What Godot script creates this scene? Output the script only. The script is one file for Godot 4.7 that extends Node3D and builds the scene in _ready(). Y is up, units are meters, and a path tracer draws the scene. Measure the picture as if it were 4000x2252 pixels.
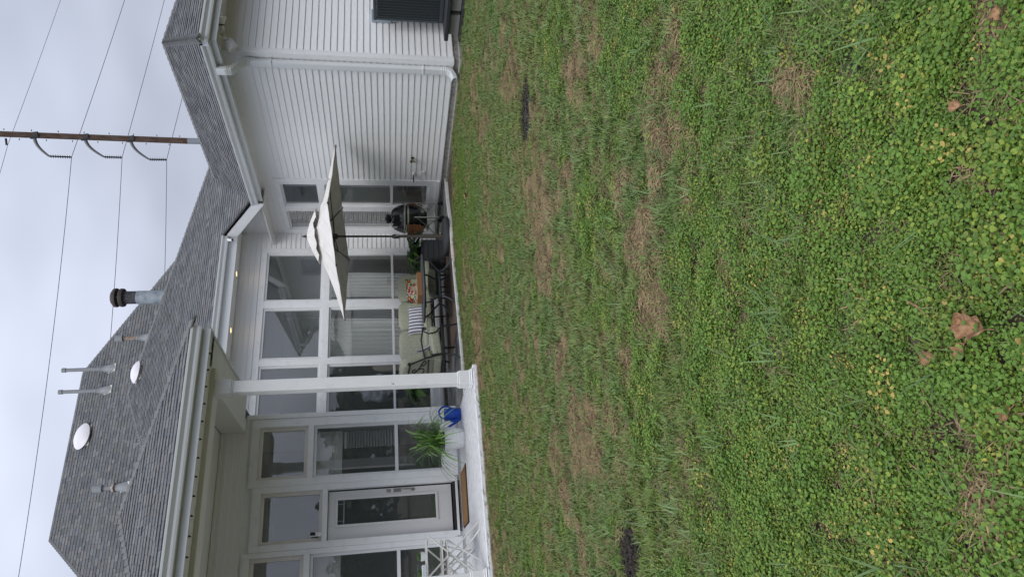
extends Node3D
# A back yard behind a white clapboard house under an overcast sky. The photograph lies on its side, so the camera is rolled by a quarter turn.

const PANE_Z1 := -13.58      # main back wall
const PANE_Z2 := -11.70      # porch wall
const WALL_X := 8.53         # side wall of the right wing
const WING_Z := -8.20        # end wall of the right wing
const LAP := 0.1053          # exposed height of one clapboard
const PATIO_Y := 0.055
const DECK_Y := 0.07

var M = {}
var taken = {}
var house
var rng = RandomNumberGenerator.new()

# ---------------------------------------------------------------- mesh builder
class MB:
	var v = PackedVector3Array()
	var n = PackedVector3Array()
	var c = PackedColorArray()
	var uv = PackedVector2Array()
	var tint = Color(1, 1, 1)
	var use_c = false
	var use_uv = false

	func put(p, nn, t = Vector2.ZERO):
		v.append(p); n.append(nn)
		if use_c: c.append(tint)
		if use_uv: uv.append(t)

	# corners counter-clockwise seen from outside
	func tri(a, b, d):
		var nn = (b - a).cross(d - a).normalized()
		put(a, nn); put(d, nn); put(b, nn)

	func quad(a, b, d, e):
		tri(a, b, d); tri(a, d, e)

	func tri_s(a, b, d, na, nb, nd, ta = Vector2.ZERO, tb = Vector2.ZERO, td = Vector2.ZERO):
		put(a, na, ta); put(d, nd, td); put(b, nb, tb)

	func poly(pts, out):
		# flat convex polygon, facing "out"
		var nn = (pts[1] - pts[0]).cross(pts[2] - pts[0])
		for i in range(1, pts.size() - 1):
			if nn.dot(out) > 0: tri(pts[0], pts[i], pts[i + 1])
			else: tri(pts[0], pts[i + 1], pts[i])

	func box(lo, hi, bev = 0.0, xf = Transform3D.IDENTITY):
		var x0 = min(lo.x, hi.x); var x1 = max(lo.x, hi.x)
		var y0 = min(lo.y, hi.y); var y1 = max(lo.y, hi.y)
		var z0 = min(lo.z, hi.z); var z1 = max(lo.z, hi.z)
		if bev <= 0.0:
			var p = [Vector3(x0, y0, z0), Vector3(x1, y0, z0), Vector3(x1, y1, z0), Vector3(x0, y1, z0), Vector3(x0, y0, z1), Vector3(x1, y0, z1), Vector3(x1, y1, z1), Vector3(x0, y1, z1)]
			for i in 8: p[i] = xf * p[i]
			quad(p[4], p[5], p[6], p[7]); quad(p[1], p[0], p[3], p[2])
			quad(p[5], p[1], p[2], p[6]); quad(p[0], p[4], p[7], p[3])
			quad(p[7], p[6], p[2], p[3]); quad(p[0], p[1], p[5], p[4])
			return
		var b = min(bev, min(x1 - x0, min(y1 - y0, z1 - z0)) * 0.49)
		var cx = (x0 + x1) / 2; var cy = (y0 + y1) / 2; var cz = (z0 + z1) / 2
		var h = Vector3((x1 - x0) / 2, (y1 - y0) / 2, (z1 - z0) / 2)
		var cc = Vector3(cx, cy, cz)
		var ax = [Vector3(1, 0, 0), Vector3(0, 1, 0), Vector3(0, 0, 1)]
		for i in 3:
			var u = ax[(i + 1) % 3]; var w = ax[(i + 2) % 3]
			var hu = h[(i + 1) % 3] - b; var hw = h[(i + 2) % 3] - b
			for s in [-1.0, 1.0]:
				var o = cc + ax[i] * h[i] * s
				var q = [o - u * hu - w * hw, o + u * hu - w * hw, o + u * hu + w * hw, o - u * hu + w * hw]
				for k in 4: q[k] = xf * q[k]
				poly(q, xf.basis * (ax[i] * s))
			for s in [-1.0, 1.0]:
				for t in [-1.0, 1.0]:
					var hi2 = h[i] - b
					var e0 = cc + u * h[(i + 1) % 3] * s + w * hw * t
					var e1 = cc + u * hu * s + w * h[(i + 2) % 3] * t
					var q2 = [e0 - ax[i] * hi2, e0 + ax[i] * hi2, e1 + ax[i] * hi2, e1 - ax[i] * hi2]
					for k in 4: q2[k] = xf * q2[k]
					poly(q2, xf.basis * (u * s + w * t))
		for sx in [-1.0, 1.0]:
			for sy in [-1.0, 1.0]:
				for sz in [-1.0, 1.0]:
					var q3 = [cc + Vector3(sx * h.x, sy * (h.y - b), sz * (h.z - b)), cc + Vector3(sx * (h.x - b), sy * h.y, sz * (h.z - b)), cc + Vector3(sx * (h.x - b), sy * (h.y - b), sz * h.z)]
					for k in 3: q3[k] = xf * q3[k]
					poly(q3, xf.basis * Vector3(sx, sy, sz))

	# swept round bar through points
	func tube(pts, r, sides = 8, caps = true, xf = Transform3D.IDENTITY):
		var np = pts.size()
		var rings = []; var norms = []
		var t0 = (pts[1] - pts[0]).normalized()
		var up = Vector3.UP if absf(t0.y) < 0.9 else Vector3.RIGHT
		var a = t0.cross(up).normalized()
		var prev = t0
		for i in np:
			var t
			if i == 0: t = t0
			elif i == np - 1: t = (pts[i] - pts[i - 1]).normalized()
			else: t = ((pts[i + 1] - pts[i]).normalized() + (pts[i] - pts[i - 1]).normalized()).normalized()
			if t.length() < 0.5: t = prev
			a = (a - t * a.dot(t)).normalized()
			var b = t.cross(a)
			prev = t
			var rr = r[i] if r is Array else r
			var ring = []; var nr = []
			for k in sides:
				var g = TAU * k / sides
				var d = a * cos(g) + b * sin(g)
				ring.append(xf * (pts[i] + d * rr)); nr.append((xf.basis * d).normalized())
			rings.append(ring); norms.append(nr)
		for i in np - 1:
			for k in sides:
				var k2 = (k + 1) % sides
				tri_s(rings[i][k], rings[i][k2], rings[i + 1][k2], norms[i][k], norms[i][k2], norms[i + 1][k2])
				tri_s(rings[i][k], rings[i + 1][k2], rings[i + 1][k], norms[i][k], norms[i + 1][k2], norms[i + 1][k])
		if caps:
			var e0 = xf.basis * (pts[0] - pts[1]); var e1 = xf.basis * (pts[np - 1] - pts[np - 2])
			poly(rings[0], e0); poly(rings[np - 1], e1)

	# profile of (radius, height) turned about the y axis
	func lathe(prof, xf = Transform3D.IDENTITY, sides = 24, squash = 1.0):
		var m = prof.size()
		var sn = []
		for i in m - 1:
			var d = prof[i + 1] - prof[i]
			sn.append(Vector2(d.y, -d.x).normalized())
		for i in m - 1:
			var na = sn[i]; var nb = sn[i]
			if i > 0 and sn[i - 1].dot(sn[i]) > 0.6: na = (sn[i - 1] + sn[i]).normalized()
			if i < m - 2 and sn[i + 1].dot(sn[i]) > 0.6: nb = (sn[i + 1] + sn[i]).normalized()
			for k in sides:
				var g0 = TAU * k / sides; var g1 = TAU * (k + 1) / sides
				var c0 = Vector3(cos(g0), 0, -sin(g0) * squash); var c1 = Vector3(cos(g1), 0, -sin(g1) * squash)
				var p = [c0 * prof[i].x + Vector3.UP * prof[i].y, c1 * prof[i].x + Vector3.UP * prof[i].y, c1 * prof[i + 1].x + Vector3.UP * prof[i + 1].y, c0 * prof[i + 1].x + Vector3.UP * prof[i + 1].y]
				var nn = [c0 * na.x + Vector3.UP * na.y, c1 * na.x + Vector3.UP * na.y, c1 * nb.x + Vector3.UP * nb.y, c0 * nb.x + Vector3.UP * nb.y]
				var t = [Vector2(float(k) / sides, float(i) / (m - 1)), Vector2(float(k + 1) / sides, float(i) / (m - 1)), Vector2(float(k + 1) / sides, float(i + 1) / (m - 1)), Vector2(float(k) / sides, float(i + 1) / (m - 1))]
				for q in 4:
					p[q] = xf * p[q]; nn[q] = (xf.basis * nn[q]).normalized()
				if prof[i].x > 1e-5: tri_s(p[0], p[1], p[2], nn[0], nn[1], nn[2], t[0], t[1], t[2])
				if prof[i + 1].x > 1e-5: tri_s(p[0], p[2], p[3], nn[0], nn[2], nn[3], t[0], t[2], t[3])

	# a smooth sheet from a table of points, rows of equal length
	func sheet(g, flip = false):
		var nu = g.size(); var nv = g[0].size()
		var nrm = []
		for i in nu:
			var row = []
			for j in nv:
				var du = g[min(i + 1, nu - 1)][j] - g[max(i - 1, 0)][j]
				var dv = g[i][min(j + 1, nv - 1)] - g[i][max(j - 1, 0)]
				var q = du.cross(dv)
				q = q.normalized() if q.length() > 1e-12 else Vector3.UP
				row.append(-q if flip else q)
			nrm.append(row)
		for i in nu - 1:
			for j in nv - 1:
				var a = g[i][j]; var b = g[i + 1][j]; var d = g[i + 1][j + 1]; var e = g[i][j + 1]
				var ta = Vector2(float(i) / (nu - 1), float(j) / (nv - 1)); var tb = Vector2(float(i + 1) / (nu - 1), float(j) / (nv - 1))
				var td = Vector2(float(i + 1) / (nu - 1), float(j + 1) / (nv - 1)); var te = Vector2(float(i) / (nu - 1), float(j + 1) / (nv - 1))
				if flip:
					tri_s(a, d, b, nrm[i][j], nrm[i + 1][j + 1], nrm[i + 1][j], ta, td, tb)
					tri_s(a, e, d, nrm[i][j], nrm[i][j + 1], nrm[i + 1][j + 1], ta, te, td)
				else:
					tri_s(a, b, d, nrm[i][j], nrm[i + 1][j], nrm[i + 1][j + 1], ta, tb, td)
					tri_s(a, d, e, nrm[i][j], nrm[i + 1][j + 1], nrm[i][j + 1], ta, td, te)

	# a plump cushion: a box with rounded sides (half sizes h)
	func cushion(h, xf = Transform3D.IDENTITY, e1 = 0.32, e2 = 0.32, nu = 14, nv = 28):
		var g = []
		for i in nu + 1:
			var a = -PI / 2 + PI * i / nu
			var row = []
			for j in nv + 1:
				var b = -PI + TAU * j / nv
				var ca = pow(absf(cos(a)), e1); var sa = signf(sin(a)) * pow(absf(sin(a)), e1)
				var cb = signf(cos(b)) * pow(absf(cos(b)), e2); var sb = signf(sin(b)) * pow(absf(sin(b)), e2)
				row.append(xf * Vector3(h.x * ca * cb, h.y * sa, h.z * ca * sb))
			g.append(row)
		sheet(g, true)

	# outline (in x, y) pushed out along z
	func prism(outline, z0, z1, xf = Transform3D.IDENTITY):
		var pl = PackedVector2Array(outline)
		var idx = Geometry2D.triangulate_polygon(pl)
		var area = 0.0
		for k in outline.size(): area += outline[k].cross(outline[(k + 1) % outline.size()])
		var i = 0
		while i < idx.size():
			var a = outline[idx[i]]; var b = outline[idx[i + 1]]; var d = outline[idx[i + 2]]
			poly([xf * Vector3(a.x, a.y, z1), xf * Vector3(b.x, b.y, z1), xf * Vector3(d.x, d.y, z1)], xf.basis * Vector3(0, 0, z1 - z0))
			poly([xf * Vector3(a.x, a.y, z0), xf * Vector3(b.x, b.y, z0), xf * Vector3(d.x, d.y, z0)], xf.basis * Vector3(0, 0, z0 - z1))
			i += 3
		for k in outline.size():
			var p = outline[k]; var q = outline[(k + 1) % outline.size()]
			var o = Vector2(q.y - p.y, p.x - q.x) * (1.0 if area > 0.0 else -1.0)
			poly([xf * Vector3(p.x, p.y, z0), xf * Vector3(q.x, q.y, z0), xf * Vector3(q.x, q.y, z1), xf * Vector3(p.x, p.y, z1)], xf.basis * Vector3(o.x, o.y, 0))

	func mesh():
		var arr = []
		arr.resize(Mesh.ARRAY_MAX)
		arr[Mesh.ARRAY_VERTEX] = v; arr[Mesh.ARRAY_NORMAL] = n
		if use_c: arr[Mesh.ARRAY_COLOR] = c
		if use_uv: arr[Mesh.ARRAY_TEX_UV] = uv
		var m = ArrayMesh.new()
		m.add_surface_from_arrays(Mesh.PRIMITIVE_TRIANGLES, arr)
		return m

# ---------------------------------------------------------------- nodes
func numbered(called):
	if not taken.has(called):
		taken[called] = 0
		return called
	taken[called] += 1
	return "%s_%03d" % [called, taken[called]]

func tag(o, label, category, group = ""):
	o.set_meta("label", label); o.set_meta("category", category)
	if group != "": o.set_meta("group", group)
	return o

func thing(called, label, category, at = Vector3.ZERO, turn = 0.0, group = ""):
	var o = Node3D.new()
	o.name = numbered(called); add_child(o)
	o.position = at; o.rotation.y = turn
	return tag(o, label, category, group)

func put(called, what, mat, parent, at = null):
	var o = MeshInstance3D.new()
	o.name = called
	o.mesh = what.mesh() if what is MB else what
	o.material_override = mat
	if at != null: o.transform = at
	parent.add_child(o, true)
	return o

func solo(called, what, mat, label, category, group = "", at = null):
	var o = MeshInstance3D.new()
	o.name = numbered(called)
	o.mesh = what.mesh() if what is MB else what
	o.material_override = mat
	if at != null: o.transform = at
	add_child(o)
	return tag(o, label, category, group)

func setting(called, what, mat):
	var o = MeshInstance3D.new()
	o.name = called
	o.mesh = what.mesh() if what is MB else what
	o.material_override = mat
	o.set_meta("kind", "structure")
	add_child(o)
	return o

func boxm(lo, hi, bev = 0.0):
	var m = MB.new(); m.box(lo, hi, bev); return m

func tubem(pts, r, sides = 8):
	var m = MB.new(); m.tube(pts, r, sides); return m

func rot_y(a, at = Vector3.ZERO): return Transform3D(Basis(Vector3.UP, a), at)

# ---------------------------------------------------------------- materials
func lin(r, g, b): return Color(r, g, b).linear_to_srgb()

func mat(r, g, b, rough = 0.7, metal = 0.0):
	var m = StandardMaterial3D.new()
	m.albedo_color = lin(r, g, b); m.roughness = rough; m.metallic = metal
	return m

func noise_tex(freq, colors, offs, seed_ = 1, size = 256, octaves = 4, kind = FastNoiseLite.TYPE_SIMPLEX):
	var nz = FastNoiseLite.new()
	nz.seed = seed_; nz.frequency = freq; nz.noise_type = kind; nz.fractal_octaves = octaves
	var im = nz.get_seamless_image(size, size, false, false, 0.15, true)
	im.convert(Image.FORMAT_RGB8)
	var g = Gradient.new()
	g.offsets = PackedFloat32Array(offs); g.colors = PackedColorArray(colors)
	for y in size:
		for x in size:
			im.set_pixel(x, y, g.sample(im.get_pixel(x, y).r))
	im.generate_mipmaps()
	return ImageTexture.create_from_image(im)

func noise_mat(colors, offs, freq, rep, rough = 0.8, seed_ = 1, stretch = Vector3.ONE, size = 256, world = false, octaves = 4):
	var cs = []
	for q in colors: cs.append(lin(q[0], q[1], q[2]))
	var m = StandardMaterial3D.new()
	m.albedo_texture = noise_tex(freq, cs, offs, seed_, size, octaves)
	m.roughness = rough
	m.uv1_triplanar = true
	m.uv1_world_triplanar = world
	m.uv1_scale = stretch * (1.0 / rep)
	return m

func bump(m, freq, strength, seed_ = 3, size = 256):
	var nz = FastNoiseLite.new()
	nz.seed = seed_; nz.frequency = freq; nz.fractal_octaves = 3
	var im = nz.get_seamless_image(size, size, false, false, 0.15, true)
	im.bump_map_to_normal_map(strength)
	im.generate_mipmaps()
	m.normal_enabled = true
	m.normal_texture = ImageTexture.create_from_image(im)
	m.normal_scale = 0.6
	return m

func vertex_mat(rough = 0.85):
	var m = StandardMaterial3D.new()
	m.vertex_color_use_as_albedo = true; m.roughness = rough
	return m

# ---------------------------------------------------------------- the scene
func _ready():
	rng.seed = 4711
	make_camera()
	make_light()
	make_materials()
	make_ground()
	make_house()
	make_roof_fittings()
	make_patio()
	make_porch_things()
	make_wall_things()
	make_interior()
	make_power_line()
	make_unseen_trees()
	make_lawn_details()
	make_grass()

func make_camera():
	var cam = Camera3D.new()
	cam.name = "camera"
	var yaw = deg_to_rad(27.33); var pitch = deg_to_rad(10.65); var roll = deg_to_rad(-0.86)
	var f = Vector3(sin(yaw) * cos(pitch), -sin(pitch), -cos(yaw) * cos(pitch))
	var r0 = f.cross(Vector3.UP).normalized()
	var u0 = r0.cross(f)
	var r = r0 * cos(roll) + u0 * sin(roll)
	var u = u0 * cos(roll) - r0 * sin(roll)
	cam.transform = Transform3D(Basis(-u, r, -f), Vector3(0, 1.30, 0))   # the phone was held upright, the picture is stored on its side
	cam.fov = 46.51
	cam.near = 0.05; cam.far = 600.0
	add_child(cam)
	cam.current = true

func make_light():
	var env = Environment.new()
	env.background_mode = Environment.BG_SKY
	var w = 512; var h = 256
	var im = Image.create(w, h, false, Image.FORMAT_RGBF)
	var nz = FastNoiseLite.new()
	nz.seed = 21; nz.frequency = 1.15; nz.fractal_octaves = 5; nz.fractal_gain = 0.5
	for y in h:
		var el = PI / 2 - PI * (y + 0.5) / h
		for x in w:
			var az = TAU * (x + 0.5) / w
			var d = Vector3(cos(el) * cos(az), sin(el), cos(el) * sin(az))
			if el < 0.0:
				im.set_pixel(x, y, Color(0.10, 0.11, 0.08)); continue
			var q = nz.get_noise_3d(d.x, d.y * 2.6, d.z)
			q += 0.35 * nz.get_noise_3d(d.x * 3.1 + 7.0, d.y * 7.5, d.z * 3.1)
			var l = 0.62 * (1.0 + 2.0 * sin(el)) * (1.0 + 0.46 * q)       # the brightness of a closed cloud cover grows towards the zenith
			var base = Color(0.465, 0.513, 0.628)
			var warm = clampf(0.5 + q, 0.0, 1.0)
			im.set_pixel(x, y, Color(base.r * l * (1.0 + 0.05 * warm), base.g * l * (1.0 + 0.02 * warm), base.b * l))
	var sky_mat = PanoramaSkyMaterial.new()
	sky_mat.panorama = ImageTexture.create_from_image(im)
	var sky = Sky.new()
	sky.sky_material = sky_mat
	env.sky = sky
	env.tonemap_mode = Environment.TONE_MAPPER_LINEAR
	env.tonemap_exposure = 1.18
	env.sdfgi_enabled = true; env.ssao_enabled = true; env.ssil_enabled = true
	var we = WorldEnvironment.new()
	we.name = "world_environment"
	we.environment = env
	add_child(we)
	var sun = DirectionalLight3D.new()
	sun.name = "sun_behind_cloud"
	sun.light_energy = 0.5
	sun.light_color = Color(1.0, 0.985, 0.96)
	sun.light_angular_distance = 40.0
	sun.shadow_enabled = true
	sun.transform = Transform3D(Basis.looking_at(-Vector3(-0.34, 0.78, 0.52)), Vector3(0, 20, 0))
	add_child(sun)

func make_materials():
	M.vinyl = bump(mat(0.79, 0.80, 0.81, 0.42), 0.03, 1.2, 5)
	M.vinyl.uv1_triplanar = true; M.vinyl.uv1_scale = Vector3(0.8, 0.8, 0.8)
	M.trim = noise_mat([[0.69, 0.71, 0.73], [0.77, 0.785, 0.80], [0.79, 0.80, 0.81]], [0.0, 0.35, 1.0], 0.02, 1.3, 0.5, 8)
	M.sash = mat(0.70, 0.715, 0.73, 0.45)
	M.stop = mat(0.70, 0.67, 0.62, 0.55)
	M.door = mat(0.66, 0.66, 0.66, 0.5)
	M.gutter = mat(0.66, 0.69, 0.71, 0.32)
	M.soffit = mat(0.70, 0.70, 0.66, 0.6)
	M.dark_gap = mat(0.03, 0.025, 0.022, 0.9)
	M.step_paint = noise_mat([[0.34, 0.36, 0.39], [0.43, 0.45, 0.49], [0.50, 0.52, 0.55]], [0.2, 0.5, 0.9], 0.03, 0.8, 0.8, 7)
	M.inside = mat(0.21, 0.19, 0.165, 0.9)
	M.inside_floor = mat(0.14, 0.09, 0.055, 0.6)
	M.footing = noise_mat([[0.16, 0.15, 0.13], [0.27, 0.26, 0.24], [0.36, 0.35, 0.33]], [0.0, 0.5, 1.0], 0.03, 0.9, 0.9, 3)
	M.patio = noise_mat([[0.11, 0.11, 0.105], [0.21, 0.21, 0.205], [0.30, 0.30, 0.295]], [0.15, 0.5, 0.9], 0.015, 2.2, 0.75, 12)
	M.edge_paint = noise_mat([[0.45, 0.44, 0.42], [0.70, 0.70, 0.69], [0.74, 0.74, 0.74]], [0.15, 0.4, 1.0], 0.05, 0.5, 0.8, 4)
	M.deck = noise_mat([[0.30, 0.28, 0.25], [0.62, 0.62, 0.63], [0.71, 0.715, 0.735], [0.74, 0.745, 0.76]], [0.18, 0.30, 0.45, 1.0], 0.03, 1.1, 0.55, 6, Vector3(0.35, 1.0, 1.6), 512)
	M.pane = StandardMaterial3D.new()
	M.pane.albedo_color = Color(0.82, 0.88, 0.88, 0.02)
	M.pane.transparency = BaseMaterial3D.TRANSPARENCY_ALPHA
	M.pane.roughness = 0.0
	M.shingles = vertex_mat(0.92)
	M.shingle = []
	for t in 6:
		var q = SHINGLE[t]
		M.shingle.append(noise_mat([[q.r * 0.8, q.g * 0.8, q.b * 0.8], [q.r, q.g, q.b], [q.r * 1.2, q.g * 1.2, q.b * 1.2]], [0.2, 0.5, 0.8], 0.12, 0.35, 0.92, 30 + t, Vector3.ONE, 64))
	M.deck_felt = mat(0.12, 0.12, 0.122, 0.95)
	M.iron = mat(0.018, 0.018, 0.020, 0.45)
	M.iron_blue = noise_mat([[0.03, 0.035, 0.042], [0.05, 0.058, 0.068], [0.075, 0.085, 0.10]], [0.2, 0.5, 0.9], 0.06, 0.4, 0.5, 14)
	M.sage = bump(noise_mat([[0.31, 0.32, 0.24], [0.37, 0.38, 0.29], [0.41, 0.42, 0.33]], [0.2, 0.5, 0.9], 0.03, 0.5, 0.95, 9), 0.25, 2.0, 10)
	M.sage.uv1_scale = Vector3(2, 2, 2)
	M.sage_piping = mat(0.16, 0.17, 0.125, 0.95)
	M.canvas = noise_mat([[0.60, 0.57, 0.53], [0.70, 0.675, 0.64], [0.72, 0.70, 0.67]], [0.15, 0.45, 1.0], 0.015, 1.6, 0.9, 17)
	M.canvas.backlight = Color(0.50, 0.41, 0.29)
	M.bronze = mat(0.055, 0.045, 0.038, 0.5)
	M.bronze_pole = noise_mat([[0.06, 0.05, 0.043], [0.085, 0.072, 0.063], [0.11, 0.095, 0.085]], [0.2, 0.5, 0.9], 0.05, 0.5, 0.5, 19)
	M.chrome = mat(0.75, 0.74, 0.70, 0.22, 1.0)
	M.steel = mat(0.62, 0.60, 0.52, 0.30, 0.85)
	M.kamado = mat(0.010, 0.013, 0.014, 0.13)
	M.kamado.clearcoat_enabled = true; M.kamado.clearcoat = 0.6; M.kamado.clearcoat_roughness = 0.1
	M.black = mat(0.012, 0.012, 0.013, 0.55)
	M.rubber = mat(0.015, 0.015, 0.016, 0.9)
	M.cedar = noise_mat([[0.17, 0.065, 0.025], [0.27, 0.115, 0.045], [0.34, 0.16, 0.07]], [0.2, 0.5, 0.85], 0.03, 0.5, 0.65, 23, Vector3(4, 0.6, 4))
	M.grey_plastic = mat(0.045, 0.047, 0.052, 0.65)
	M.blue = mat(0.010, 0.065, 0.42, 0.33)
	M.glaze = mat(0.70, 0.72, 0.74, 0.28)
	M.white_metal = noise_mat([[0.50, 0.48, 0.42], [0.68, 0.67, 0.63], [0.72, 0.71, 0.68]], [0.12, 0.28, 1.0], 0.06, 0.3, 0.45, 25)
	M.coir = bump(noise_mat([[0.17, 0.085, 0.03], [0.30, 0.16, 0.06], [0.40, 0.23, 0.10]], [0.2, 0.5, 0.85], 0.15, 0.2, 0.98, 27), 0.3, 4.0, 28)
	M.soil = noise_mat([[0.012, 0.010, 0.008], [0.03, 0.024, 0.019], [0.06, 0.05, 0.04]], [0.2, 0.5, 0.85], 0.10, 0.25, 1.0, 29)
	M.leaf = []
	for q in [[0.075, 0.165, 0.028], [0.095, 0.20, 0.035], [0.12, 0.24, 0.045], [0.17, 0.28, 0.095]]:
		var lm = mat(q[0], q[1], q[2], 0.45)
		lm.backlight = Color(0.25, 0.35, 0.10)
		M.leaf.append(lm)
	M.fern = []
	for q in [[0.022, 0.060, 0.014], [0.04, 0.10, 0.02], [0.075, 0.165, 0.028], [0.11, 0.22, 0.04]]:
		var fm = mat(q[0], q[1], q[2], 0.6)
		fm.backlight = Color(0.2, 0.3, 0.08)
		M.fern.append(fm)
	M.galv = noise_mat([[0.22, 0.26, 0.30], [0.30, 0.345, 0.39], [0.37, 0.415, 0.46]], [0.2, 0.5, 0.9], 0.02, 1.2, 0.5, 31)
	M.soot = noise_mat([[0.03, 0.028, 0.030], [0.06, 0.06, 0.068], [0.10, 0.105, 0.12]], [0.2, 0.5, 0.9], 0.03, 0.8, 0.7, 32)
	M.cap_brown = noise_mat([[0.030, 0.024, 0.022], [0.05, 0.04, 0.036], [0.10, 0.06, 0.04]], [0.2, 0.6, 0.95], 0.04, 0.5, 0.7, 33)
	M.rusty = noise_mat([[0.10, 0.03, 0.012], [0.20, 0.07, 0.025], [0.50, 0.45, 0.36], [0.42, 0.46, 0.48]], [0.25, 0.42, 0.55, 0.8], 0.03, 0.35, 0.8, 35)
	M.pipe_grey = noise_mat([[0.20, 0.21, 0.21], [0.29, 0.31, 0.33], [0.42, 0.44, 0.46]], [0.2, 0.5, 0.9], 0.05, 0.4, 0.6, 37)
	M.dome = mat(0.72, 0.70, 0.74, 0.4)
	M.flash_white = noise_mat([[0.45, 0.38, 0.28], [0.62, 0.60, 0.55], [0.70, 0.70, 0.68]], [0.2, 0.45, 0.9], 0.05, 0.4, 0.7, 39)
	M.rust_pole = noise_mat([[0.105, 0.062, 0.045], [0.16, 0.105, 0.082], [0.21, 0.155, 0.13]], [0.2, 0.5, 0.85], 0.03, 2.5, 0.85, 41, Vector3(1, 0.35, 1))
	M.wire = mat(0.07, 0.08, 0.10, 0.6)
	M.ac = mat(0.040, 0.052, 0.058, 0.5)
	M.ac_dark = mat(0.008, 0.010, 0.012, 0.8)
	M.pad = mat(0.022, 0.025, 0.029, 0.8)
	M.block = noise_mat([[0.24, 0.23, 0.21], [0.33, 0.32, 0.30], [0.40, 0.39, 0.37]], [0.2, 0.5, 0.9], 0.08, 0.4, 0.95, 43)
	M.grey_metal = mat(0.34, 0.40, 0.46, 0.4, 0.3)
	M.brass = mat(0.10, 0.08, 0.04, 0.45, 0.7)
	M.plastic_white = mat(0.74, 0.745, 0.75, 0.4)
	M.nickel = mat(0.36, 0.35, 0.33, 0.35, 0.8)
	M.glow = mat(0.9, 0.75, 0.5, 0.5)
	M.glow.emission_enabled = true; M.glow.emission = Color(1.0, 0.86, 0.62); M.glow.emission_energy_multiplier = 1.5
	M.sheer = mat(0.46, 0.48, 0.47, 0.95)
	M.sheer.backlight = Color(0.5, 0.5, 0.5)
	M.mauve = mat(0.30, 0.27, 0.32, 0.95)
	M.blind = mat(0.50, 0.50, 0.49, 0.7)
	M.shirt = bump(noise_mat([[0.20, 0.22, 0.26], [0.25, 0.27, 0.31], [0.29, 0.31, 0.35]], [0.2, 0.5, 0.9], 0.02, 0.6, 0.95, 45), 0.05, 3.0, 46)
	M.skin = mat(0.30, 0.15, 0.09, 0.6)
	M.hair = mat(0.018, 0.012, 0.009, 0.6)
	M.trousers = mat(0.02, 0.021, 0.026, 0.9)
	M.tumbler = StandardMaterial3D.new()
	M.tumbler.albedo_color = Color(0.80, 0.86, 0.74, 0.10)
	M.tumbler.transparency = BaseMaterial3D.TRANSPARENCY_ALPHA
	M.tumbler.roughness = 0.0
	M.woven = bump(noise_mat([[0.16, 0.075, 0.03], [0.27, 0.135, 0.06], [0.36, 0.20, 0.10]], [0.2, 0.5, 0.85], 0.10, 0.12, 0.85, 47), 0.35, 4.0, 48)
	M.rim_wood = mat(0.45, 0.31, 0.18, 0.7)
	M.leather = mat(0.045, 0.022, 0.015, 0.5)
	M.cream_cloth = mat(0.46, 0.42, 0.36, 0.9)

const SHINGLE = [Color(0.104, 0.108, 0.115), Color(0.120, 0.124, 0.128), Color(0.136, 0.139, 0.141), Color(0.152, 0.155, 0.155), Color(0.131, 0.131, 0.128), Color(0.114, 0.121, 0.130)]

# ---------------------------------------------------------------- ground
# places where the turf has died back: x, z, half size across, half size along, turn in degrees
const THIN = [[3.30,-4.70,0.41,0.29,31],[2.67,-4.65,0.27,0.25,31],[5.08,-5.04,0.42,0.23,32],[3.33,-3.31,0.13,0.14,30],[5.97,-6.87,0.36,0.27,33],[2.13,-2.76,0.19,0.10,30],[1.69,-2.75,0.19,0.14,30],[1.95,-2.22,0.17,0.06,29],[2.22,-2.12,0.15,0.08,29],[1.10,-4.19,0.44,0.27,30],[0.90,-4.99,0.17,0.18,31],[1.82,-4.51,0.18,0.21,31],[1.33,-2.81,0.19,0.14,30],[3.71,-8.85,0.44,0.56,34],[1.97,-9.0,0.30,0.57,33],[0.81,-1.03,0.05,0.05,28],[1.05,-0.85,0.07,0.06,28],[1.47,-1.44,0.10,0.07,29],[0.16,-1.34,0.05,0.04,28],[1.58,-2.17,0.12,0.09,29],[1.20,-2.17,0.12,0.08,29],[0.8,-8.9,0.25,0.5,31],[5.2,-9.8,0.3,0.5,33],[7.0,-7.2,0.3,0.3,34]]
const BARE_SOIL = [[4.20,-4.59,0.27,0.36,31],[0.30,-3.75,0.17,0.19,30]]
# where clover has taken over from the grass
const CLOVER = [[0.75,-1.25,0.75,1.0,30],[1.75,-1.45,0.6,0.8,30],[0.05,-2.0,0.6,0.9,30],[1.15,-2.3,0.32,0.6,30],[2.75,-2.3,0.4,0.6,30],[0.9,-3.1,0.25,0.45,30],[3.9,-3.4,0.3,0.5,32],[2.2,-3.6,0.25,0.4,31],[6.4,-9.5,0.5,1.1,33],[5.6,-8.1,0.3,0.9,33],[-0.4,-3.2,0.5,0.6,30],[3.0,-1.5,0.6,0.6,30]]

var n_big = FastNoiseLite.new()
var n_mid = FastNoiseLite.new()
var n_cl = FastNoiseLite.new()
var n_gap = FastNoiseLite.new()

func in_patches(list, x, z):
	var best = 0.0
	for p in list:
		var a = deg_to_rad(p[4])
		var dx = x - p[0]; var dz = z - p[1]
		if absf(dx) > 1.4 or absf(dz) > 1.4: continue
		var along = dx * cos(a) + dz * sin(a)
		var across = -dx * sin(a) + dz * cos(a)
		var q = sqrt(pow(along / p[3], 2) + pow(across / p[2], 2))
		best = maxf(best, 1.25 - q * 0.75)
	return best

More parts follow.
